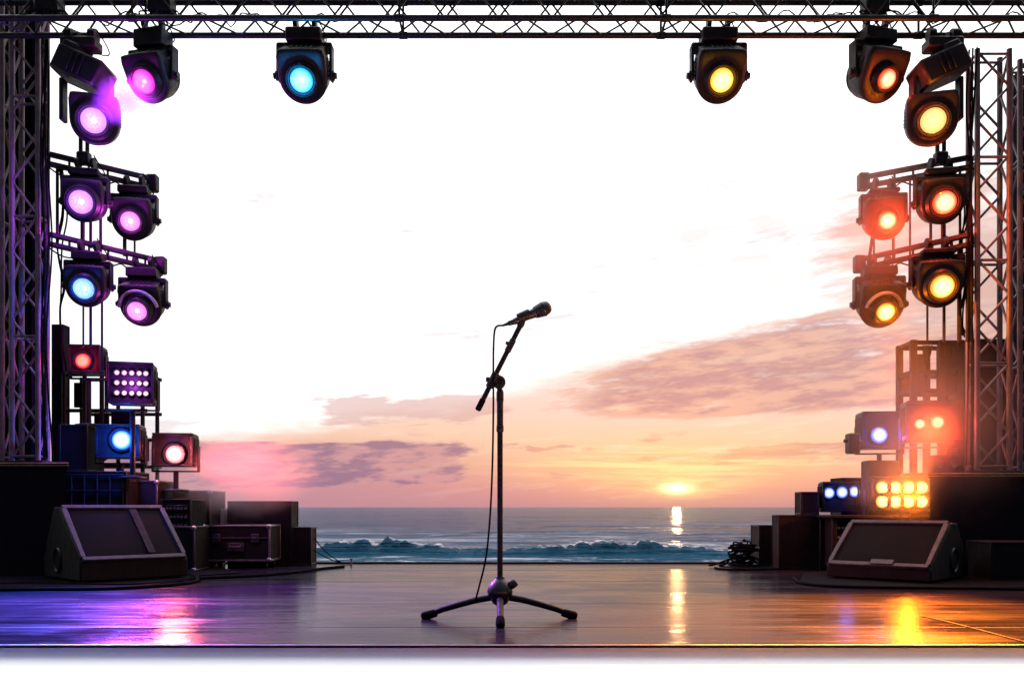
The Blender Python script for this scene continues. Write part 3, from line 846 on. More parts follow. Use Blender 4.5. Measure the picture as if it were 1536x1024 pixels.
# orange-lit side
case('speaker_cabinet', 'small dark cabinet nearest the sea beside the tangled cables', 'speaker', 1138, 1168, 787, 8.8, .30, 0, latches=False, edge=M_PLASTIC, mat=M_WOOD, corners=False)
case('equipment_case', 'wide dark case with a flat lid, carrying the ice-blue bar light', 'case', 1168, 1258, 772, 8.35, .22, 0, latches=False, mat=M_CASE2, edge=M_CASE2, corners=False)
tb = thing('utility_table', 'thin-topped black table under the amber eight-lamp blinder', 'table', (P(1310, 772, 8.15).x, 8.2, 0))
tx0, tx1 = (1242 - CX) * 8.0 / F, (1420 - CX) * 8.0 / F
MB().box(((tx0 + tx1) / 2, 8.15, TABLE_Z - .012), (tx1 - tx0, .42, .024), None, .004).build('tabletop', M_WOOD, tb)
for sx in (tx0 + .05, tx1 - .05):
    for sy in (7.99, 8.31):
        MB().box((sx, sy, (TABLE_Z - .024) / 2), (.04, .04, TABLE_Z - .024), None, .005).build('leg', M_BLACKMET, tb)
case('amplifier_rack', 'low rack with glinting knobs under the thin-topped table', 'rack', 1250, 1300, 776, 8.05, .3, .05, latches=False, edge=M_PLASTIC, stripes=4, corners=False)
case('speaker_cabinet', 'small square dark cabinet beside the three ice-blue lamps', 'speaker', 1201, 1229, 737, 8.37, .18, CAMZ - (772 - HY) * 8.35 / F, latches=False, edge=M_PLASTIC, mat=M_WOOD, corners=False)
case('equipment_case', 'dark case behind the three ice-blue lamps', 'case', 1262, 1350, 716, 8.6, .3, 0, latches=False, edge=M_CASE2, mat=M_CASE2, corners=False)
case('flight_case', 'big black case standing on the riser behind the orange-lit tower', 'case', 1452, 1560, 508, 8.42, .5, ZR, latches=False, mat=M_CASE2, edge=M_CASE2, corners=False)
case('road_case', 'low black road case at the outermost edge beside the orange-lit wedge speaker', 'road case', 1486, 1570, 812, 7.0, .38, 0, latches=False, mat=M_CASE, edge=M_CASE2, corners=False)

# open frame rack with a bent cable in it
def frame_rack():
    D = 8.38; x0, x1, y0, y1 = 1370, 1440, 510, 604
    k = D / F; a, b = P(x0, y1, D), P(x1, y0, D)
    zf = CAMZ + (HY - 709) * 8.34 / F
    t = thing('frame_rack', 'tall brown open frame rack with sky showing through its bays', 'rack', ((a.x + b.x) / 2, D + .15, zf))
    fr = MB()
    for x in (a.x, a.x + .27, b.x):
        for y in (D, D + .3):
            fr.box((x, y, (zf + b.z) / 2), (.06, .05, b.z - zf), None, .005)
    for z in (b.z - .02, a.z + .30, a.z + .12, a.z):
        for y in (D, D + .3):
            fr.box(((a.x + b.x) / 2, y + .0235, z), (b.x - a.x + .04, .04, .04), None, .005)
        for x in (a.x, b.x):
            fr.box((x + .004, D + .15, z), (.04, .30, .04), None, .005)
    fr.build('frame', M_CASE, t)
    for (u0, u1, z0_, z1_) in ((.02, .25, .14, .29), (.15, .27, .32, .52)):
        MB().box((a.x + (u0 + u1) / 2, D + .28, a.z + (z0_ + z1_) / 2), (u1 - u0, .02, z1_ - z0_), None, .003).build('panel', M_CASE2, t)
    MB().box(((a.x + .31 + b.x) / 2 + .0, D + .12, (a.z + b.z) / 2 + .05), (b.x - a.x - .32, .16, b.z - a.z - .14), None, .01).build('cabinet', M_WOOD, t)
    MB().box((b.x - .05, D - .03, b.z - .18), (.10, .02, .22), None, .004).build('panel', M_CASE2, t)
    for off, ln in ((0, 1), (.09, -1)):
        pts = []
        for q in range(21):
            u = q / 20
            pts.append((a.x + .10 + off + ln * .05 * math.sin(u * 2.6), D + .02, b.z - .05 - u * .50))
        MB().tube(pts, .010, 6).build('cable', M_RUBBER, t)
frame_rack()
bk = thing('lamp_bracket', 'square black bracket plate beside the ice-blue single lamp', 'bracket', tuple(P(1279, 690, 8.12)))
MB().box(P(1279, 665, 8.12), (.105, .12, .19), None, .012).build('plate', M_BLACK, bk)
MB().tube([P(1279, 664, 8.12), P(1296, 664, 8.12)], .025, 10).tube([P(1266, 661, 8.12), P(1274, 661, 8.12)], .018, 8).build('arm', M_BLACKMET, bk)

# low clutter on the risers (distribution boxes with sockets), between the lamp stands
def distro(x0, x1, y0, y1, D, z0, label):
    k = D / F; a, b = P(x0, y1, D), P(x1, y0, D)
    t = thing('power_box', label, 'power box', ((a.x + b.x) / 2, D + .1, z0), 'power boxes among the lamp stands')
    MB().box(((a.x + b.x) / 2, D + .1, (z0 + b.z) / 2), (b.x - a.x, .2, b.z - z0), None, .01).build('body', M_CASE, t)
    n = max(2, int((b.x - a.x) / .085))
    for q in range(n):
        p = Vector((a.x + (b.x - a.x) * (q + .5) / n, D - .004, (z0 + b.z) / 2))
        MB().lathe([(0, .012), (.02, .012), (.03, .018), (.034, 0)], Matrix.Translation(p) @ Matrix.Rotation(R_(90), 4, 'X'), 14).build('socket', M_EDGE, t)
    pts = [Vector((b.x - .03, D - .01, (z0 + b.z) / 2)) + Vector((.03 * math.sin(u * 7), -.04 * math.sin(u * PI), -u * (b.z - z0) * .45)) for u in [q / 12 for q in range(13)]]
    MB().tube(pts, .008, 6).build('cable', M_RUBBER, t)
distro(1400, 1440, 682, 709, 7.62, ZR, 'small power box on the orange-lit riser under the two-lamp blinder')
case('equipment_case', 'tall dark case under the brown frame rack', 'case', 1364, 1442, 709, 8.34, .42, 0, latches=False, mat=M_CASE2, edge=M_CASE2, corners=False)
distro(1304, 1350, 690, 712, 8.06, TABLE_Z, 'tall power box behind the amber eight-lamp blinder')

# dark scaffold standing behind the purple-lit lamps
def scaffold(xs, ys, D, dep, zf, label, panels, cross):
    k = D / F
    X = [(x - CX) * k for x in xs]; Zt = [CAMZ + (HY - y) * k for y in ys]
    t = thing('scaffold_frame', label, 'scaffold', ((X[0] + X[-1]) / 2, D + dep / 2, zf))
    for x in X:
        for y in (D, D + dep):
            MB().tube([(x, y, zf), (x, y, Zt[0])], .021, 10).build('post', M_BLACKMET, t)
    for z in Zt:
        for y in (D, D + dep):
            MB().tube([(X[0] - .03, y + .03, z - .02), (X[-1] + .03, y + .03, z - .02)], .019, 8).build('rail', M_BLACKMET, t)
    for x0, y0, x1, y1 in panels:
        a, b = P(x0, y1, D), P(x1, y0, D)
        MB().box(((a.x + b.x) / 2, D + dep * .5, (a.z + b.z) / 2), (b.x - a.x, .03, b.z - a.z), None, .004).build('panel', M_DRAPE, t)
    for x0, y0, x1, y1 in cross:
        MB().tube([P(x0, y0, D - .03), P(x1, y1, D - .03)], .014, 8).build('brace', M_BLACKMET, t)
    return t
scaffold([96, 127, 153, 214], [558, 612, 652, 694], 8.50, .35, 0, 'black scaffold of posts and rails behind the square panel lamp', [(98, 570, 112, 608), (129, 616, 151, 648), (155, 612, 186, 640), (98, 656, 125, 690), (186, 656, 212, 690)], [(98, 690, 126, 654), (155, 690, 212, 655)])
# looms of cable running down from the lamps
def loom(pts, n, label, seed):
    rnd = random.Random(seed)
    t = thing('cable_loom', label, 'cable loom', tuple(pts[0]), 'cable looms down the lamp stacks')
    for k in range(n):
        o = Vector((rnd.uniform(-.03, .03), rnd.uniform(-.02, .02), 0))
        q = [Vector(p) + o + Vector((rnd.uniform(-.025, .025), rnd.uniform(-.01, .01), rnd.uniform(-.02, .02))) for p in pts]
        MB().tube(spline(q, 8), .0075, 6).build('cable', M_RUBBER, t)
loom([P(66, 60, 7.58), P(70, 140, 7.58), P(66, 250, 7.58), P(69, 372, 7.58), P(64, 520, 7.57), P(70, 688, 7.57)], 4, 'loom of black cables strapped down the grey lattice tower', 3)
loom([P(88, 252, 7.72), P(96, 320, 7.75), P(87, 372, 7.72), P(93, 430, 7.74), P(88, 470, 7.78), P(94, 560, 8.2)], 3, 'loom of black cables hanging between the two purple-lit bars', 5)
loom([P(1462, 70, 7.58), P(1457, 160, 7.58), P(1459, 255, 7.58), P(1456, 372, 7.58), P(1460, 520, 7.57), P(1456, 700, 7.57)], 4, 'loom of black cables strapped down the orange-lit tower', 8)
loom([P(1438, 262, 7.72), P(1452, 318, 7.75), P(1440, 364, 7.72), P(1449, 430, 7.74), P(1444, 470, 7.78), P(1448, 505, 8.2)], 3, 'loom of black cables hanging between the two orange-lit bars', 12)
loom([P(1306, 398, 8.12), P(1312, 340, 8.12), P(1305, 288, 8.12)], 2, 'two slack cables at the outer end of the orange-lit bars', 21)
# small boxes fixed inside the overhead truss above the lamps
for px, lab in ((233, 'black junction box inside the truss above the magenta lamp'), (1322, 'black junction box inside the truss above the red lamp'), (62, 'black junction box inside the truss at the purple-lit tower')):
    c = Vector(((px - CX) * D1 / F, D1 + W1 / 2, ZB + H1 * .62))
    t = thing('junction_box', lab, 'junction box', tuple(c), 'junction boxes in the truss')
    MB().box(c, (.20, .16, .15), None, .012).build('body', M_BLACK, t)
    for j in range(5):
        x = c.x - .16 + .08 * j
        pts = [c + Vector((-.07 + .035 * j, -.05, -.07)), Vector((x, D1 + .06 + .03 * (j % 2), ZB + .09)), Vector((x + .03 * (-1) ** j, D1 + .02, ZB + .02)), Vector((x - .05, D1 + .1, ZB + .05 + .02 * j))]
        MB().tube(spline(pts, 8), .007, 6).build('cable', M_RUBBER, t)

# ------------------------------------------------------------------ wedge monitors
def wedge(corner, th, L, prof, label, tag_x=None, flip=1, strip=None):
    """corner: floor point of the end of the front edge nearest the camera; th: turn; prof: (back, up) points of the side outline"""
    c0 = Vector(corner)
    ax = Vector((math.cos(th), math.sin(th), 0)) * flip       # along the front edge
    n = Vector((math.sin(th), -math.cos(th), 0)) if flip > 0 else Vector((-math.sin(-th), -math.cos(-th), 0))
    bk_ = -n
    t = thing('wedge_monitor', label, 'stage monitor', tuple(c0 + ax * L / 2 + bk_ * .4))
    Z = Vector((0, 0, 1))
    pt = lambda u, b, z: c0 + ax * u + bk_ * b + Z * z
    poly = [pt(0, b, z) for b, z in prof]
    body = MB().prism(poly, (0, 0, 0), ax * L)
    bo = body.build('cabinet', M_WOOD, t, bevel=.012)
    f0, f1 = Vector((prof[1][0], prof[1][1])), Vector((prof[2][0], prof[2][1]))   # slanted face
    sl = (f1 - f0); sl_n = Vector((-sl.y, sl.x)).normalized()                   # outward (back, up)
    q = lambda u, s, o: pt(u, f0.x + sl.x * s + sl_n.x * o, f0.y + sl.y * s + sl_n.y * o)
    m = .055
    g = MB()
    ns, nu = 8, 20
    vs = []; fs = []
    for i in range(nu + 1):
        for j in range(ns + 1):
            u, s = i / nu, j / ns
            bulge = .014 * math.sin(PI * u) ** .5 * math.sin(PI * s) ** .5
            vs.append(q(m + (L - 2 * m) * u, .07 + .86 * s, .008 + bulge))
    for i in range(nu):
        for j in range(ns):
            k = i * (ns + 1) + j; fs.append((k, k + 1, k + ns + 2, k + ns + 1))
    g.add(vs, fs).build('grille', M_GRILLE, t)
    r = MB()
    axn = ax
    def rb(u0, s0, u1, s1, w):
        a, b = q(u0, s0, .012), q(u1, s1, .012)
        r.bar(a, b, w, .03, .006, up=(bk_ * sl_n.x + Z * sl_n.y))
    rb(.02, .03, L - .02, .03, .045); rb(.02, .97, L - .02, .97, .045)
    rb(.03, .055, .03, .945, .042); rb(L - .03, .055, L - .03, .945, .042)
    r.build('grille_frame', M_EDGE2, t)
    if strip is not None:
        MB().bar(q(strip * L, .08, .03), q(strip * L, .90, .03), .06, .006, .002, up=(bk_ * sl_n.x + Z * sl_n.y)).build('strip', M_CASE2, t)
    if tag_x is not None:
        MB().bar(q(tag_x * L - .09, .055, .035), q(tag_x * L + .09, .055, .035), .055, .008, .002, up=(bk_ * sl_n.x + Z * sl_n.y)).build('tape_label', M_EDGE2, t)
    # recessed carrying handle in the side that faces the camera
    bm_, zm_ = .50, .17
    hd = MB()
    fr = [( .15 * math.cos(a), .085 * math.sin(a)) for a in [2 * PI * i / 24 for i in range(24)]]
    o_ = [pt(-.004, bm_ + x * .6, zm_ + y * 1.2) for x, y in fr]; i_ = [pt(.006, bm_ + x * .48, zm_ + y * .98) for x, y in fr]
    p_ = [pt(-.016, bm_ + x * .54, zm_ + y * 1.1) for x, y in fr]
    n_ = 24
    hd.add(o_ + p_ + i_, [(a, (a + 1) % n_, n_ + (a + 1) % n_, n_ + a) for a in range(n_)] + [(n_ + a, n_ + (a + 1) % n_, 2 * n_ + (a + 1) % n_, 2 * n_ + a) for a in range(n_)])
    hd.build('handle', M_PLASTIC, t)
    MB().prism([pt(0, bm_ + x * .5, zm_ + y * 1.0) for x, y in fr], ax * -.0035, ax * .004).build('handle_recess', M_DRAPE, t)
    ft = MB()
    for u in (.08, L - .08):
        for b in (.06, prof[-1][0] - .06):
            MB().tube([pt(u, b, 0), pt(u, b, .022)], .025, 12).build('rubber_foot', M_RUBBER, t)
    return t
M_EDGE2 = paint('worn_black_cabinet_edge', (.036, .032, .036), .6, 0, .35, 14, spec=.15, scratch=.3)
WP = [(0, .02), (0, .17), (.50, .60), (.62, .60), (.86, .20), (.86, .02)]
wedge((-3.34, 6.70, 0), R_(45), .86, WP, 'large wedge monitor speaker with a two-tone grille, next to the purple floor glow', strip=.66)
WP2 = [(0, .02), (0, .115), (.46, .47), (.60, .47), (.84, .16), (.84, .02)]
wedge((3.23, 6.68, 0), R_(-45), .84, WP2, 'low wedge monitor speaker with a dark red-brown grille and pale tape label', flip=-1, tag_x=.45)

# ------------------------------------------------------------------ microphone and stand
def mic_stand():
    D = 4.62
    q = lambda x, y, d=0.0: P(x, y, D + d)
    base = Vector((q(750, 0).x, D, 0))
    t = thing('microphone_stand', 'black tripod microphone stand with a tilted boom, alone at centre stage', 'mic stand', tuple(base))
    bx = base.x
    hubz = q(750, 890).z
    # hub: a bulbous casting with collars
    HS = 1.12
    prof = [(0, -.055), (.020, -.055), (.034, -.045), (.046, -.026), (.058, -.004), (.061, .012), (.057, .032), (.044, .054), (.030, .066), (.024, .072), (.022, .082), (0, .082)]
    hub = MB().lathe([(r * HS, z * HS) for r, z in prof], Matrix.Translation((bx, D, hubz)), 32)
    hub.build('hub', M_MIC2, t)
    MB().tube([(bx, D, hubz - .052), (bx, D, hubz - .105)], [.014, .012], 12).build('spindle', M_BLACKMET, t)
    kn = MB().tube([(bx + .045, D - .01, hubz + .035), (bx + .066, D - .014, hubz + .052)], .012, 12)
    kn.lathe([(0, -.022), (.019, -.022), (.023, -.016), (.023, .012), (.018, .019), (0, .019)], Matrix.Translation((bx + .070, D - .015, hubz + .055)) @ Matrix.Rotation(R_(52), 4, 'Y'), 18)
    kn.build('clamp_knob', M_PLASTIC, t)
    for fx, fy in ((-.400, .03), (.392, .05), (.006, -.30)):
        f = Vector((bx + fx, D + fy, .017)); h = Vector((bx + fx * .10, D + fy * .10, hubz - .018))
        dr = (f - h).normalized()
        mid = h.lerp(f, .5) + Vector((0, 0, .010))
        leg = MB().tube([h, h.lerp(mid, .5) + Vector((0, 0, .004)), mid, mid.lerp(f, .5) + Vector((0, 0, .004)), f], [.0185, .0180, .0172, .0166, .0160], 14).build('leg', M_BLACKMET2, t)
        a = f - dr * .062; b = f + dr * .022
        MB().tube([a, a.lerp(b, .06), a.lerp(b, .3), a.lerp(b, .85), b], [.0180, .0215, .0230, .0240, .016], 14).build('rubber_foot', M_RUBBER, leg)
    # pole: outer tube, sleeve, inner tube
    MB().tube([(bx, D, hubz + .06), (bx, D, q(0, 645).z)], .0150, 20).build('pole', M_BLACKMET2, t)
    sl = MB().lathe([(.0160, q(0, 648).z), (.0195, q(0, 646).z), (.0195, q(0, 640).z), (.0172, q(0, 636).z), (.0172, q(0, 604).z), (.0195, q(0, 600).z), (.0195, q(0, 588).z), (.015, q(0, 584).z)], Matrix.Translation((bx, D, 0)), 20)
    sl.build('sleeve', M_PLASTIC, t)
    c = q(748.5, 573)
    cl = MB().lathe([(0, -.022), (.030, -.022), (.035, -.016), (.035, .016), (.030, .022), (0, .022)], Matrix.Translation(c) @ Matrix.Rotation(R_(90), 4, 'X'), 28)
    cl.tube([c, (bx, D, q(0, 590).z)], .015, 12)
    cl.build('clamp', M_PLASTIC, t)
    # boom in front of the clamp
    b0, b1 = q(718, 612, -.035), q(781, 487, -.035)
    bd = (b1 - b0).normalized()
    bm = MB().tube([b0, b1], .0135, 16)
    bm.build('boom', M_BLACKMET2, t)
    g = MB().tube([b0 - bd * .014, b0 - bd * .006, b0 + bd * .05, b0 + bd * .052], [.011, .0165, .0165, .0140], 16); g.build('end_grip', M_RUBBER, t)
    cc = q(739, 570, -.035)
    MB().tube([cc - bd * .045, cc - bd * .04, cc + bd * .04, cc + bd * .045], [.014, .021, .021, .014], 18).tube([cc + Vector((0, -.01, 0)), cc + Vector((0, .05, 0))], .017, 12).build('boom_clamp', M_PLASTIC, t)
    w = q(732, 569, -.035)
    MB().tube([cc + Vector((-.01, 0, 0)), w], .006, 8).lathe([(0, -.011), (.012, -.011), (.014, 0), (.012, .011), (0, .011)], Matrix.Translation(w) @ Matrix.Rotation(R_(90), 4, 'Y'), 14).build('wing_nut', M_PLASTIC, t)
    j = q(767, 515, -.035)
    MB().tube([j - bd * .05, j - bd * .045, j + bd * .02, j + bd * .026], [.013, .0175, .0175, .013], 16).tube([j, j + Vector((-.03, -.005, .002))], .009, 10).build('collar', M_PLASTIC, t)
    return t, b1, bd
M_MIC2 = paint('cast_metal_hub', (.022, .022, .030), .33, .7, .35, 20, scratch=.2)
M_BLACKMET2 = paint('scuffed_black_tube', (.006, .006, .009), .5, .0, .4, 30, spec=.10, scratch=.08)
stand, boom_tip, boom_dir = mic_stand()

def microphone():
    D = 4.62 - .035
    q = lambda x, y: P(x, y, D)
    head = q(815.5, 463.2); tail = q(771, 482.5)
    d = (head - tail).normalized()
    t = thing('microphone', 'black handheld vocal microphone clipped on the boom stand', 'microphone', tuple(tail))
    L = (head - tail).length
    M = d.to_track_quat('Z', 'Y').to_matrix().to_4x4(); M.translation = tail
    MB().lathe([(0, -.004), (.014, -.004), (.0165, 0), (.0185, .02), (.0215, L * .45), (.0255, L * .66), (.0285, L * .71), (.024, L * .73), (0, L * .73)], M, 28).build('body', M_MICB, t)
    gr = MB().lathe([(.026, L * .71), (.0315, L * .72), (.0350, L * .84), (.0380, L * .955), (.0385, L * .985), (.0385, L * 1.01), (.0375, L * 1.03), (.0340, L * 1.13), (.026, L * 1.20), (.013, L * 1.235), (0, L * 1.245)], M, 36).build('grille', M_MICG, t)
    MB().lathe([(.0388, L * .965), (.0398, L * .975), (.0398, L * 1.015), (.0388, L * 1.025)], M, 36).build('grille_ring', M_MIC, gr)
    MB().lathe([(.0287, L * .685), (.0295, L * .69), (.0295, L * .712), (.0287, L * .716)], M, 28).build('collar', M_EDGE, t)
    # plug and strain relief
    pe = q(754, 488)
    dd = (tail - pe).normalized()
    MB().tube([tail + dd * .006, tail - dd * .004, tail.lerp(pe, .45), tail.lerp(pe, .55), pe], [.0125, .0145, .0130, .0090, .0058], 14).build('plug', M_PLASTIC, t)
    return pe
def mk_micgrille():
    m, b = new_mat('woven_microphone_grille'); o = tex('Object')
    v = voro(o, 420); n = noi(o, 15, 3)
    setp(b, base=mixc(sstep(v, .2, .5), (.045, .05, .062), (.008, .008, .010)), rough=.36, metal=.75, normal=bump(v, .8, .002))
    return m
M_MICB = paint('microphone_body_paint', (.013, .013, .015), .38, .1, .3, 30, scratch=.1)
M_MICG = mk_micgrille()
plug_end = microphone()
# clip holding it
cp = thing('microphone_clip', 'black plastic clip joining the microphone to its boom', 'mic clip', tuple(boom_tip))
e = P(786, 474, 4.62 - .035)
MB().tube([boom_tip - boom_dir * .012, boom_tip + boom_dir * .004, boom_tip + boom_dir * .03], [.0165, .019, .015], 16).build('socket', M_PLASTIC, cp)
h = (P(815.5, 463.2, 4.585) - P(771, 482.5, 4.585)).normalized()
MB().tube([boom_tip + boom_dir * .02, e], [.013, .012], 12).tube([e - h * .035, e - h * .03, e + h * .03, e + h * .035], [.024, .0262, .0268, .025], 22).build('holder', M_PLASTIC, cp)

q = lambda x, y, D=4.60: P(x, y, D)
cab = spline([plug_end, q(746, 489, 4.58), q(742, 496, 4.57), q(740.3, 520, 4.56), q(740, 562, 4.55), q(740, 620, 4.56), q(738.5, 700, 4.57), q(735, 775, 4.58), q(729, 835, 4.585), q(719, 878, 4.59), q(712.5, 902, 4.60)])
o = MB().tube(cab, .0052, 10).build('microphone_cable', M_RUBBER)
tag(o, 'thin black cable hanging from the microphone down to a stand leg', 'cable')

# ------------------------------------------------------------------ cables, mats and clutter on the floor
def floor_pt(x, y, z=.008):
    D = F * (CAMZ - z) / (y - HY); return Vector(((x - CX) * D / F, D, z))
def floor_cable(pts, r, mat, label):
    o = MB().tube(spline([floor_pt(x, y, r) for x, y in pts], 14), r, 8).build('floor_cable', mat)
    return tag(o, label, 'cable', None)
floor_cable([(-40, 884), (60, 883), (160, 882), (250, 877), (294, 871), (290, 863), (262, 858)], .013, M_RUBBER, 'thick black cable curving round the foot of the large wedge monitor')
floor_cable([(-60, 877), (40, 874), (110, 875), (200, 876), (280, 868), (312, 866), (380, 863), (440, 858), (480, 852.5), (516, 849)], .012, M_RUBBER, 'long black cable running from the large wedge monitor towards the sea')
floor_cable([(255, 852), (275, 858), (292, 867), (300, 871)], .009, M_RUBBER, 'short cable leaving the back of the large wedge monitor')
floor_cable([(232, 858), (248, 864), (262, 868), (280, 872)], .009, M_RUBBER, 'short cable lying across the corner of the black mat')
floor_cable([(1072, 851), (1090, 853.2), (1140, 853.5), (1180, 852)], .010, M_RUBBER, 'black cable trailing out of the tangled heap over the floor')
floor_cable([(1190, 866), (1204, 874), (1260, 879), (1380, 881), (1480, 882), (1580, 884)], .012, M_RUBBER, 'thick black cable along the foot of the low wedge monitor')
M_WTAPE = paint('scuffed_white_tape', (.016, .015, .016), .85, 0, .3, 10, spec=.03)
def tape(pts, w, label):
    c = spline([floor_pt(x, y, .004) for x, y in pts], 10); vs = []; fs = []
    for i, p in enumerate(c):
        d = (c[min(i + 1, len(c) - 1)] - c[max(0, i - 1)]).normalized(); s = Vector((-d.y, d.x, 0)) * w / 2
        vs += [p - s, p + s, p + s - Vector((0, 0, .003)), p - s - Vector((0, 0, .003))]
    for i in range(len(c) - 1):
        for k in range(4):
            a, b = i * 4 + k, i * 4 + (k + 1) % 4; fs.append((a, b, b + 4, a + 4))
    return tag(MB().add(vs, fs).build('floor_tape', M_WTAPE), label, 'tape')
tape([(1382, 923), (1400, 926.5), (1440, 936), (1490, 949), (1530, 959.5), (1560, 967)], .016, 'thin pale tape line curving over the glossy orange-lit floor')

def mat_(pts, label, z=.010):
    poly = [floor_pt(x, y, z) for x, y in pts]
    o = MB().prism([p - Vector((0, 0, z - .001)) for p in poly], (0, 0, 0), (0, 0, z - .001)).build('rubber_mat', M_RUBBER, smooth=False)
    return tag(o, label, 'mat')
mat_([(-120, 879), (40, 880), (200, 879), (290, 868), (300, 862), (360, 858), (330, 850), (200, 848), (-120, 850)], 'flat black rubber mat under the large wedge monitor')
mat_([(1200, 871), (1240, 877.5), (1380, 879.5), (1620, 880), (1620, 851), (1300, 851), (1205, 858)], 'flat black rubber mat under the low wedge monitor')
mat_([(1078, 848.4), (1100, 850.6), (1180, 850.6), (1178, 847.2)], 'small black mat under the tangled cable heap', .006)

# tangled cable heap near the sea
def heap():
    rnd = random.Random(5)
    b0 = P(1114, 848, 8.75); b0.z = .012
    t = thing('cable_heap', 'tangled heap of black cable near the sea, rim-lit by the sunset', 'cable heap', tuple(b0))
    for k in range(9):
        pts = []; r0 = rnd.uniform(.07, .14); hz = .015 + .022 * k; ph = rnd.uniform(0, 6.3); tx, ty = rnd.uniform(-.45, .45), rnd.uniform(-.5, .5)
        for i in range(31):
            a = i / 30 * 2 * PI * rnd.choice((1.0, 1.0)) + ph
            r = r0 * (1 + .22 * math.sin(3 * a + k))
            x, y = r * math.cos(a), r * .8 * math.sin(a)
            pts.append(b0 + Vector((x + .02 * math.sin(k * 2.1), y, max(.004, hz + x * tx + y * ty))))
        MB().tube(pts, .011, 7).build('cable_loop', M_RUBBER, t)
    for k in range(7):
        a = rnd.uniform(.3, 2.8); L = rnd.uniform(.10, .19)
        s = b0 + Vector((rnd.uniform(-.08, .08), rnd.uniform(-.05, .05), .12))
        e1 = s + Vector((math.cos(a) * L * .8, rnd.uniform(-.06, .06), math.sin(a) * L * .75))
        m = s.lerp(e1, .5) + Vector((rnd.uniform(-.04, .04), 0, .05))
        lo = MB().tube(spline([s, m, e1], 6), .008, 6).build('cable_end', M_RUBBER, t)
        MB().tube([e1, e1 + (e1 - m).normalized() * .045], .014, 8).build('connector', M_DARKALU, lo)
    for sx, L in ((-1, .30), (-1, .20), (1, .18)):
        pts = [b0 + Vector((sx * .05, -.02, .10)), b0 + Vector((sx * .13, -.05, .07)), b0 + Vector((sx * L, -.06, .012)), b0 + Vector((sx * (L + .06), -.10, .006))]
        MB().tube(spline(pts, 8), .010, 7).build('cable_loop', M_RUBBER, t)
heap()
# guy lines at the far end of the purple-lit row
for (xa, ya, xb, yb, lab) in ((470, 800, 512, 843, 'thin dark guy rope sloping from the last speaker cabinet to the stage edge'), (471, 822, 528, 845.5, 'lower thin rope sloping from the last speaker cabinet to the stage edge')):
    D = 9.05
    a, b = P(xa - 4, ya, D), P(xb, yb, D); b.z = max(b.z, .01)
    pts = [a.lerp(b, u / 10) + Vector((0, 0, -.04 * math.sin(PI * u / 10))) for u in range(11)]
    tag(MB().tube(pts, .006, 6).build('guy_rope', M_RUBBER), lab, 'rope')
pk = thing('edge_peg', 'tiny metal peg standing at the back edge of the stage', 'peg', tuple(floor_pt(528, 846, 0)))
pp = floor_pt(528, 846, 0); pp.y -= .04
MB().tube([pp, pp + Vector((0, 0, .055))], .009, 8).build('shaft', M_ALU, pk)
MB().tube([pp + Vector((0, 0, .05)), pp + Vector((0, 0, .066))], .016, 10).build('head', M_ALU, pk)

# ------------------------------------------------------------------ stage smoke drifting round the lamps, tinted with their glow colours
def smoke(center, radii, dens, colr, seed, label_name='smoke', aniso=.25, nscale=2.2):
    m = bpy.data.materials.new('glow_tinted_smoke'); m.use_nodes = True; S.nt = m.node_tree
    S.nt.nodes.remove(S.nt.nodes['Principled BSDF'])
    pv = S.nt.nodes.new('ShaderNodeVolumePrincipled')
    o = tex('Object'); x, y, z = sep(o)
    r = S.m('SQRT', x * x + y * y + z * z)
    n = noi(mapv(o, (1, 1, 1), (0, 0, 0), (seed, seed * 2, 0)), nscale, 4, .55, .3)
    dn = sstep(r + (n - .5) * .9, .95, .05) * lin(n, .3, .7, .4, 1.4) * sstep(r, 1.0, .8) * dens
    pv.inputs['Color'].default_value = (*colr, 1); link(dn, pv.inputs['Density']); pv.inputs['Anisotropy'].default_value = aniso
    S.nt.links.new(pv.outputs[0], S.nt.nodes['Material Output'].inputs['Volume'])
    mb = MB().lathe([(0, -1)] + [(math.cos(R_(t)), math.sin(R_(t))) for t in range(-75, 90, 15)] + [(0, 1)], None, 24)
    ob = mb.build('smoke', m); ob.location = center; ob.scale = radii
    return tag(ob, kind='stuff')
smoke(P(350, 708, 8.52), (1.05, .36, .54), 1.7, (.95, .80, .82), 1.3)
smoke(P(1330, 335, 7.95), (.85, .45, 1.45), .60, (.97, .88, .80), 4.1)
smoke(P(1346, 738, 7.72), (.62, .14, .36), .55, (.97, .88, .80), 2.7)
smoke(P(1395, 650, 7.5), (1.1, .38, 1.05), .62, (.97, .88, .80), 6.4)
smoke(P(189, 150, 7.22), (.34, .2, .25), 5.0, (.60, .32, .92), 8.8)  # violet beam's glow put into the smoke's own colour

# ------------------------------------------------------------------ world: dusk sky with the sun low over the sea
SUN_AZ, SUN_EL = 10.76, 1.2
w = bpy.data.worlds.new("World"); scene.world = w; w.use_nodes = True
S.nt = w.node_tree
bg = S.nt.nodes['Background']; wout = S.nt.nodes['World Output']
x, y, z = sep(tex('Generated'))
V = S.m('ARCSINE', z) * 57.2958
U = S.m('ARCTAN2', x, y) * 57.2958
def L8(*c): return s2l(c)
col = ramp(lin(V, 0, 12), [(0, L8(204, 144, 146)), (.10, L8(222, 156, 146)), (.21, L8(243, 186, 154)), (.37, L8(248, 206, 178)), (.54, L8(245, 212, 200)), (.72, L8(248, 224, 214)), (1, L8(255, 250, 247))])
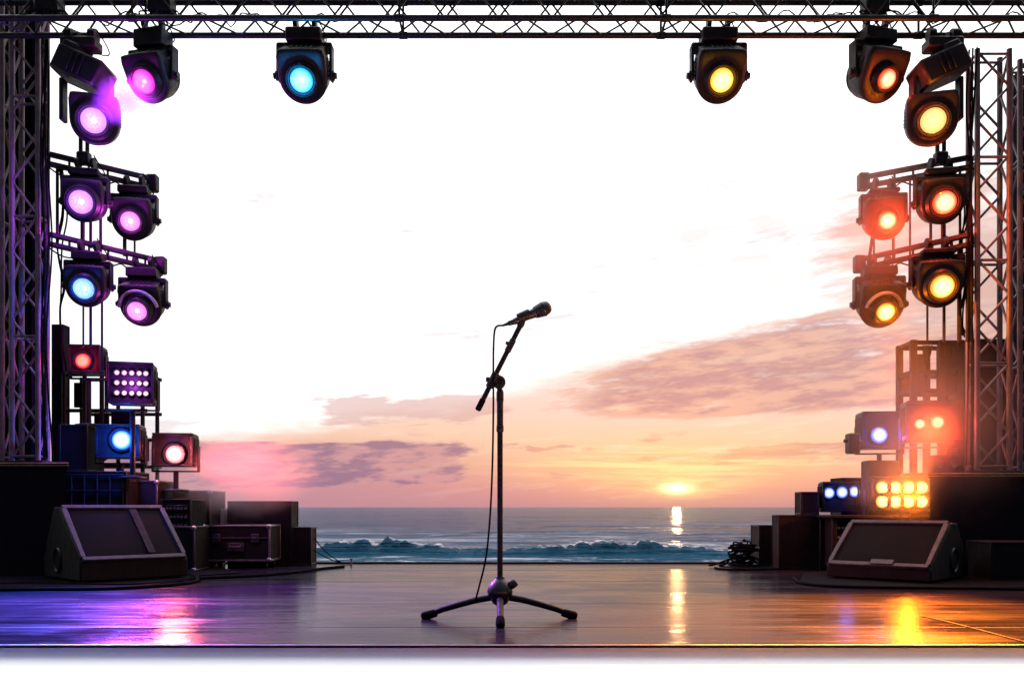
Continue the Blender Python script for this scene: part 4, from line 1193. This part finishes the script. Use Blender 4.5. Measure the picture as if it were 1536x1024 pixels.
# mauve side away from the sun, near the horizon
mauve = sstep(U, 9, -15) * sstep(V, 5.6, 1.8)
col = mixc(mauve * .78, col, L8(192, 142, 158))
big = noi(vec(U * .055, V * .20 - U * .030, 3.1), 1.0, 7, .58, .25)
mid = noi(vec(U * .16, V * .75 - U * .055, 7.7), 1.0, 7, .60, .2)
fin = noi(vec(U * .45, V * 2.2 - U * .10, 1.3), 1.0, 5, .6)
# white burnt-out upper sky with a slanting lower border
vb = 8.0 + S.m('MAXIMUM', U, -40.0) * .21
sline = V - vb + (big - .5) * 5.0 + (mid - .5) * 3.2
white = sstep(sline, -1.0, 1.4)
up = sstep(V, 16, 46)
wcol = mixc(up, (1.22, 1.22, 1.24), (3.7, 3.7, 3.75))  # unseen sky overhead brightened to light the white apron
faint = sstep(noi(vec(U * .10, V * .55 - U * .04, 12.0), 1.0, 7, .62), .575, .68) * sstep(V, 34, 18)
wcol = mixc(faint * .75, wcol, L8(226, 216, 220))
def box2(u0, u1, v0, v1, su=2.0, sv=.5):
    return sstep(U, u0 - su, u0 + su) * sstep(U, u1 + su, u1 - su) * sstep(V, v0 - sv, v0 + sv) * sstep(V, v1 + sv, v1 - sv)
cn = mid * .52 + big * .24 + fin * .24
tilt = V - U * .17
cl_l = sstep(cn + box2(-32, -3.2, 1.5, 4.1, 2.5, .6) * .33, .59, .70) * sstep(box2(-34, -1, 1.2, 4.6, 2.5, .6), .01, .2)
ccol_l = mixc(sstep(mid * .45 + fin * .55, .43, .56), L8(206, 152, 158), L8(152, 118, 146))
cR = sstep(U, -1.0, 9.0) * sstep(V, 5.2, 6.6) * sstep(V - vb, .9, -.9)
cl_r = sstep(cn + cR * .28, .60, .72) * sstep(cR, .01, .2)
ccol_r = mixc(sstep(fin * .5 + mid * .5, .42, .58), L8(190, 140, 146), L8(230, 178, 160))
cl_w = sstep(cn + box2(-13, 0, 5.0, 7.4, 2.0, .6) * .20, .63, .71) * box2(-16, 4, 4.6, 8.0, 2.0, .6)
cl_s = sstep(cn + box2(12, 30, 2.7, 4.0, 2.0, .4) * .25, .645, .70) * box2(10, 32, 2.4, 4.4, 2.0, .4)
puffs = sstep(noi(vec(U * .26, V * 1.15, 21.0), 1.0, 5, .55), .575, .64) * box2(-8, 16, 1.3, 4.6, 3, .5)
col = mixc(white, col, wcol)
col = mixc(cl_l * .95, col, ccol_l)
col = mixc(cl_r * .92, col, ccol_r)
col = mixc(cl_w * .7, col, L8(214, 172, 168))
col = mixc(cl_s * .8, col, L8(206, 146, 140))
pk = sstep(U, 16.5, 22.5) * sstep(V, 22, 15.5) * sstep(V, 9, 11)
pink = sstep(cn + pk * .26, .58, .80) * sstep(pk, .01, .2)
col = mixc(pink * .9, col, mixc(sstep(mid, .42, .6), L8(240, 208, 196), L8(222, 182, 172)))
wisp = sstep(noi(vec(U * .16, V * .9 - U * .07, 33.0), 1.0, 6, .62) + box2(10, 19, 13.5, 18.5, 2, 1.0) * .10, .60, .68) * box2(2, 20, 13, 26, 3, 2)
col = mixc(wisp * .5, col, L8(236, 208, 204))
col = mixc(puffs * .8, col, L8(206, 148, 146))
# glow of the low sun, gilding thin streaks of cloud
dU = U - SUN_AZ
def gauss(a, b, v0=SUN_EL):
    e = S.m('POWER', dU * (1 / a), 2.0) + S.m('POWER', (V - v0) * (1 / b), 2.0)
    return S.m('POWER', 2.71828, e * -1.0)
streak = sstep(noi(vec(U * .13, V * 2.6 + U * .05, 9.0), 1.0, 6, .6), .44, .60)
gold = gauss(8, 1.9, 2.4)
col = mixc(gold * .5, col, L8(255, 212, 140))
band = gauss(8.5, .9, 2.9)
col = mixc(band * streak * .95, col, (1.12, .86, .42))
rim = gauss(15, 4.5, 5.0) * sstep(noi(vec(U * .16, V * 1.1 - U * .12, 5.0), 1.0, 6, .6), .54, .66)
col = mixc(rim * .5, col, (1.0, .80, .60))
strk2 = gauss(3.4, .75, 1.55) * sstep(noi(vec(U * .3, V * 3.4, 2.0), 1.0, 5, .6), .40, .58)
col = mixc(strk2 * .9, col, (1.15, .84, .36))
halo = gauss(1.9, .55)
col = mixc(halo * .7, col, (1.15, .80, .34))
core = gauss(.80, .30, 1.22)
add = S.nt.nodes.new('ShaderNodeVectorMath'); add.operation = 'MULTIPLY_ADD'
link(vec(core * 1.8, core * 1.45, core * .75), add.inputs[0]); add.inputs[1].default_value = (1, 1, 1); link(col, add.inputs[2])
col = S(add.outputs[0])
# the sky away from the sunset is dusky blue
front = sstep(y, -.25, .35)
back = mixc(sstep(V, 0, 55), (.020, .024, .05), (.35, .38, .5))
high = sstep(V, 40, 62) * sstep(y, -.12, .22)
col = mixc(S.m('MAXIMUM', front, high), back, col)
below = sstep(V, 0, -1.5)
col = mixc(below, col, (.10, .10, .13))
sky = S.nt.nodes.new('ShaderNodeTexSky'); sky.sky_type = 'NISHITA'; sky.sun_disc = False
sky.sun_elevation = R_(SUN_EL); sky.sun_rotation = R_(SUN_AZ); sky.air_density = 1.2; sky.dust_density = 2.0
bg2 = S.nt.nodes.new('ShaderNodeBackground'); S.nt.links.new(sky.outputs[0], bg2.inputs[0]); bg2.inputs[1].default_value = .015
link(col, bg.inputs[0]); bg.inputs[1].default_value = 1.0
ad = S.nt.nodes.new('ShaderNodeAddShader')
S.nt.links.new(bg.outputs[0], ad.inputs[0]); S.nt.links.new(bg2.outputs[0], ad.inputs[1]); S.nt.links.new(ad.outputs[0], wout.inputs[0])
w.cycles.sampling_method = 'MANUAL'; w.cycles.sample_map_resolution = 2048

sl = bpy.data.lights.new('sun', 'SUN'); sl.energy = .03; sl.angle = R_(.5); sl.color = (1.0, .52, .20)
so = bpy.data.objects.new('sun', sl); COL.objects.link(so)
sd = Vector((math.sin(R_(SUN_AZ)) * math.cos(R_(SUN_EL)), math.cos(R_(SUN_AZ)) * math.cos(R_(SUN_EL)), math.sin(R_(SUN_EL))))
so.rotation_euler = sd.to_track_quat('Z', 'Y').to_euler(); so.location = sd * 50

# ------------------------------------------------------------------ camera
cd = bpy.data.cameras.new('camera'); cam = bpy.data.objects.new('camera', cd); COL.objects.link(cam)
cam.location = (0, 0, CAMZ); cam.rotation_euler = (R_(90), 0, 0)
cd.sensor_width = 36; cd.lens = 36 * F / 1536; cd.shift_y = (HY - 512) / 1536
cd.clip_start = .05; cd.clip_end = 40000
scene.camera = cam
scene.render.engine = 'CYCLES'
scene.cycles.use_denoising = True
scene.cycles.max_bounces = 6; scene.cycles.diffuse_bounces = 3; scene.cycles.glossy_bounces = 4; scene.cycles.volume_bounces = 0
scene.cycles.sample_clamp_indirect = 6
vs_ = scene.view_settings
vs_.view_transform = 'Standard'; vs_.look = 'None'; vs_.exposure = 0; vs_.gamma = 1; vs_.use_curve_mapping = False
for ob in bpy.data.objects:
    if '_o' in ob: del ob['_o']
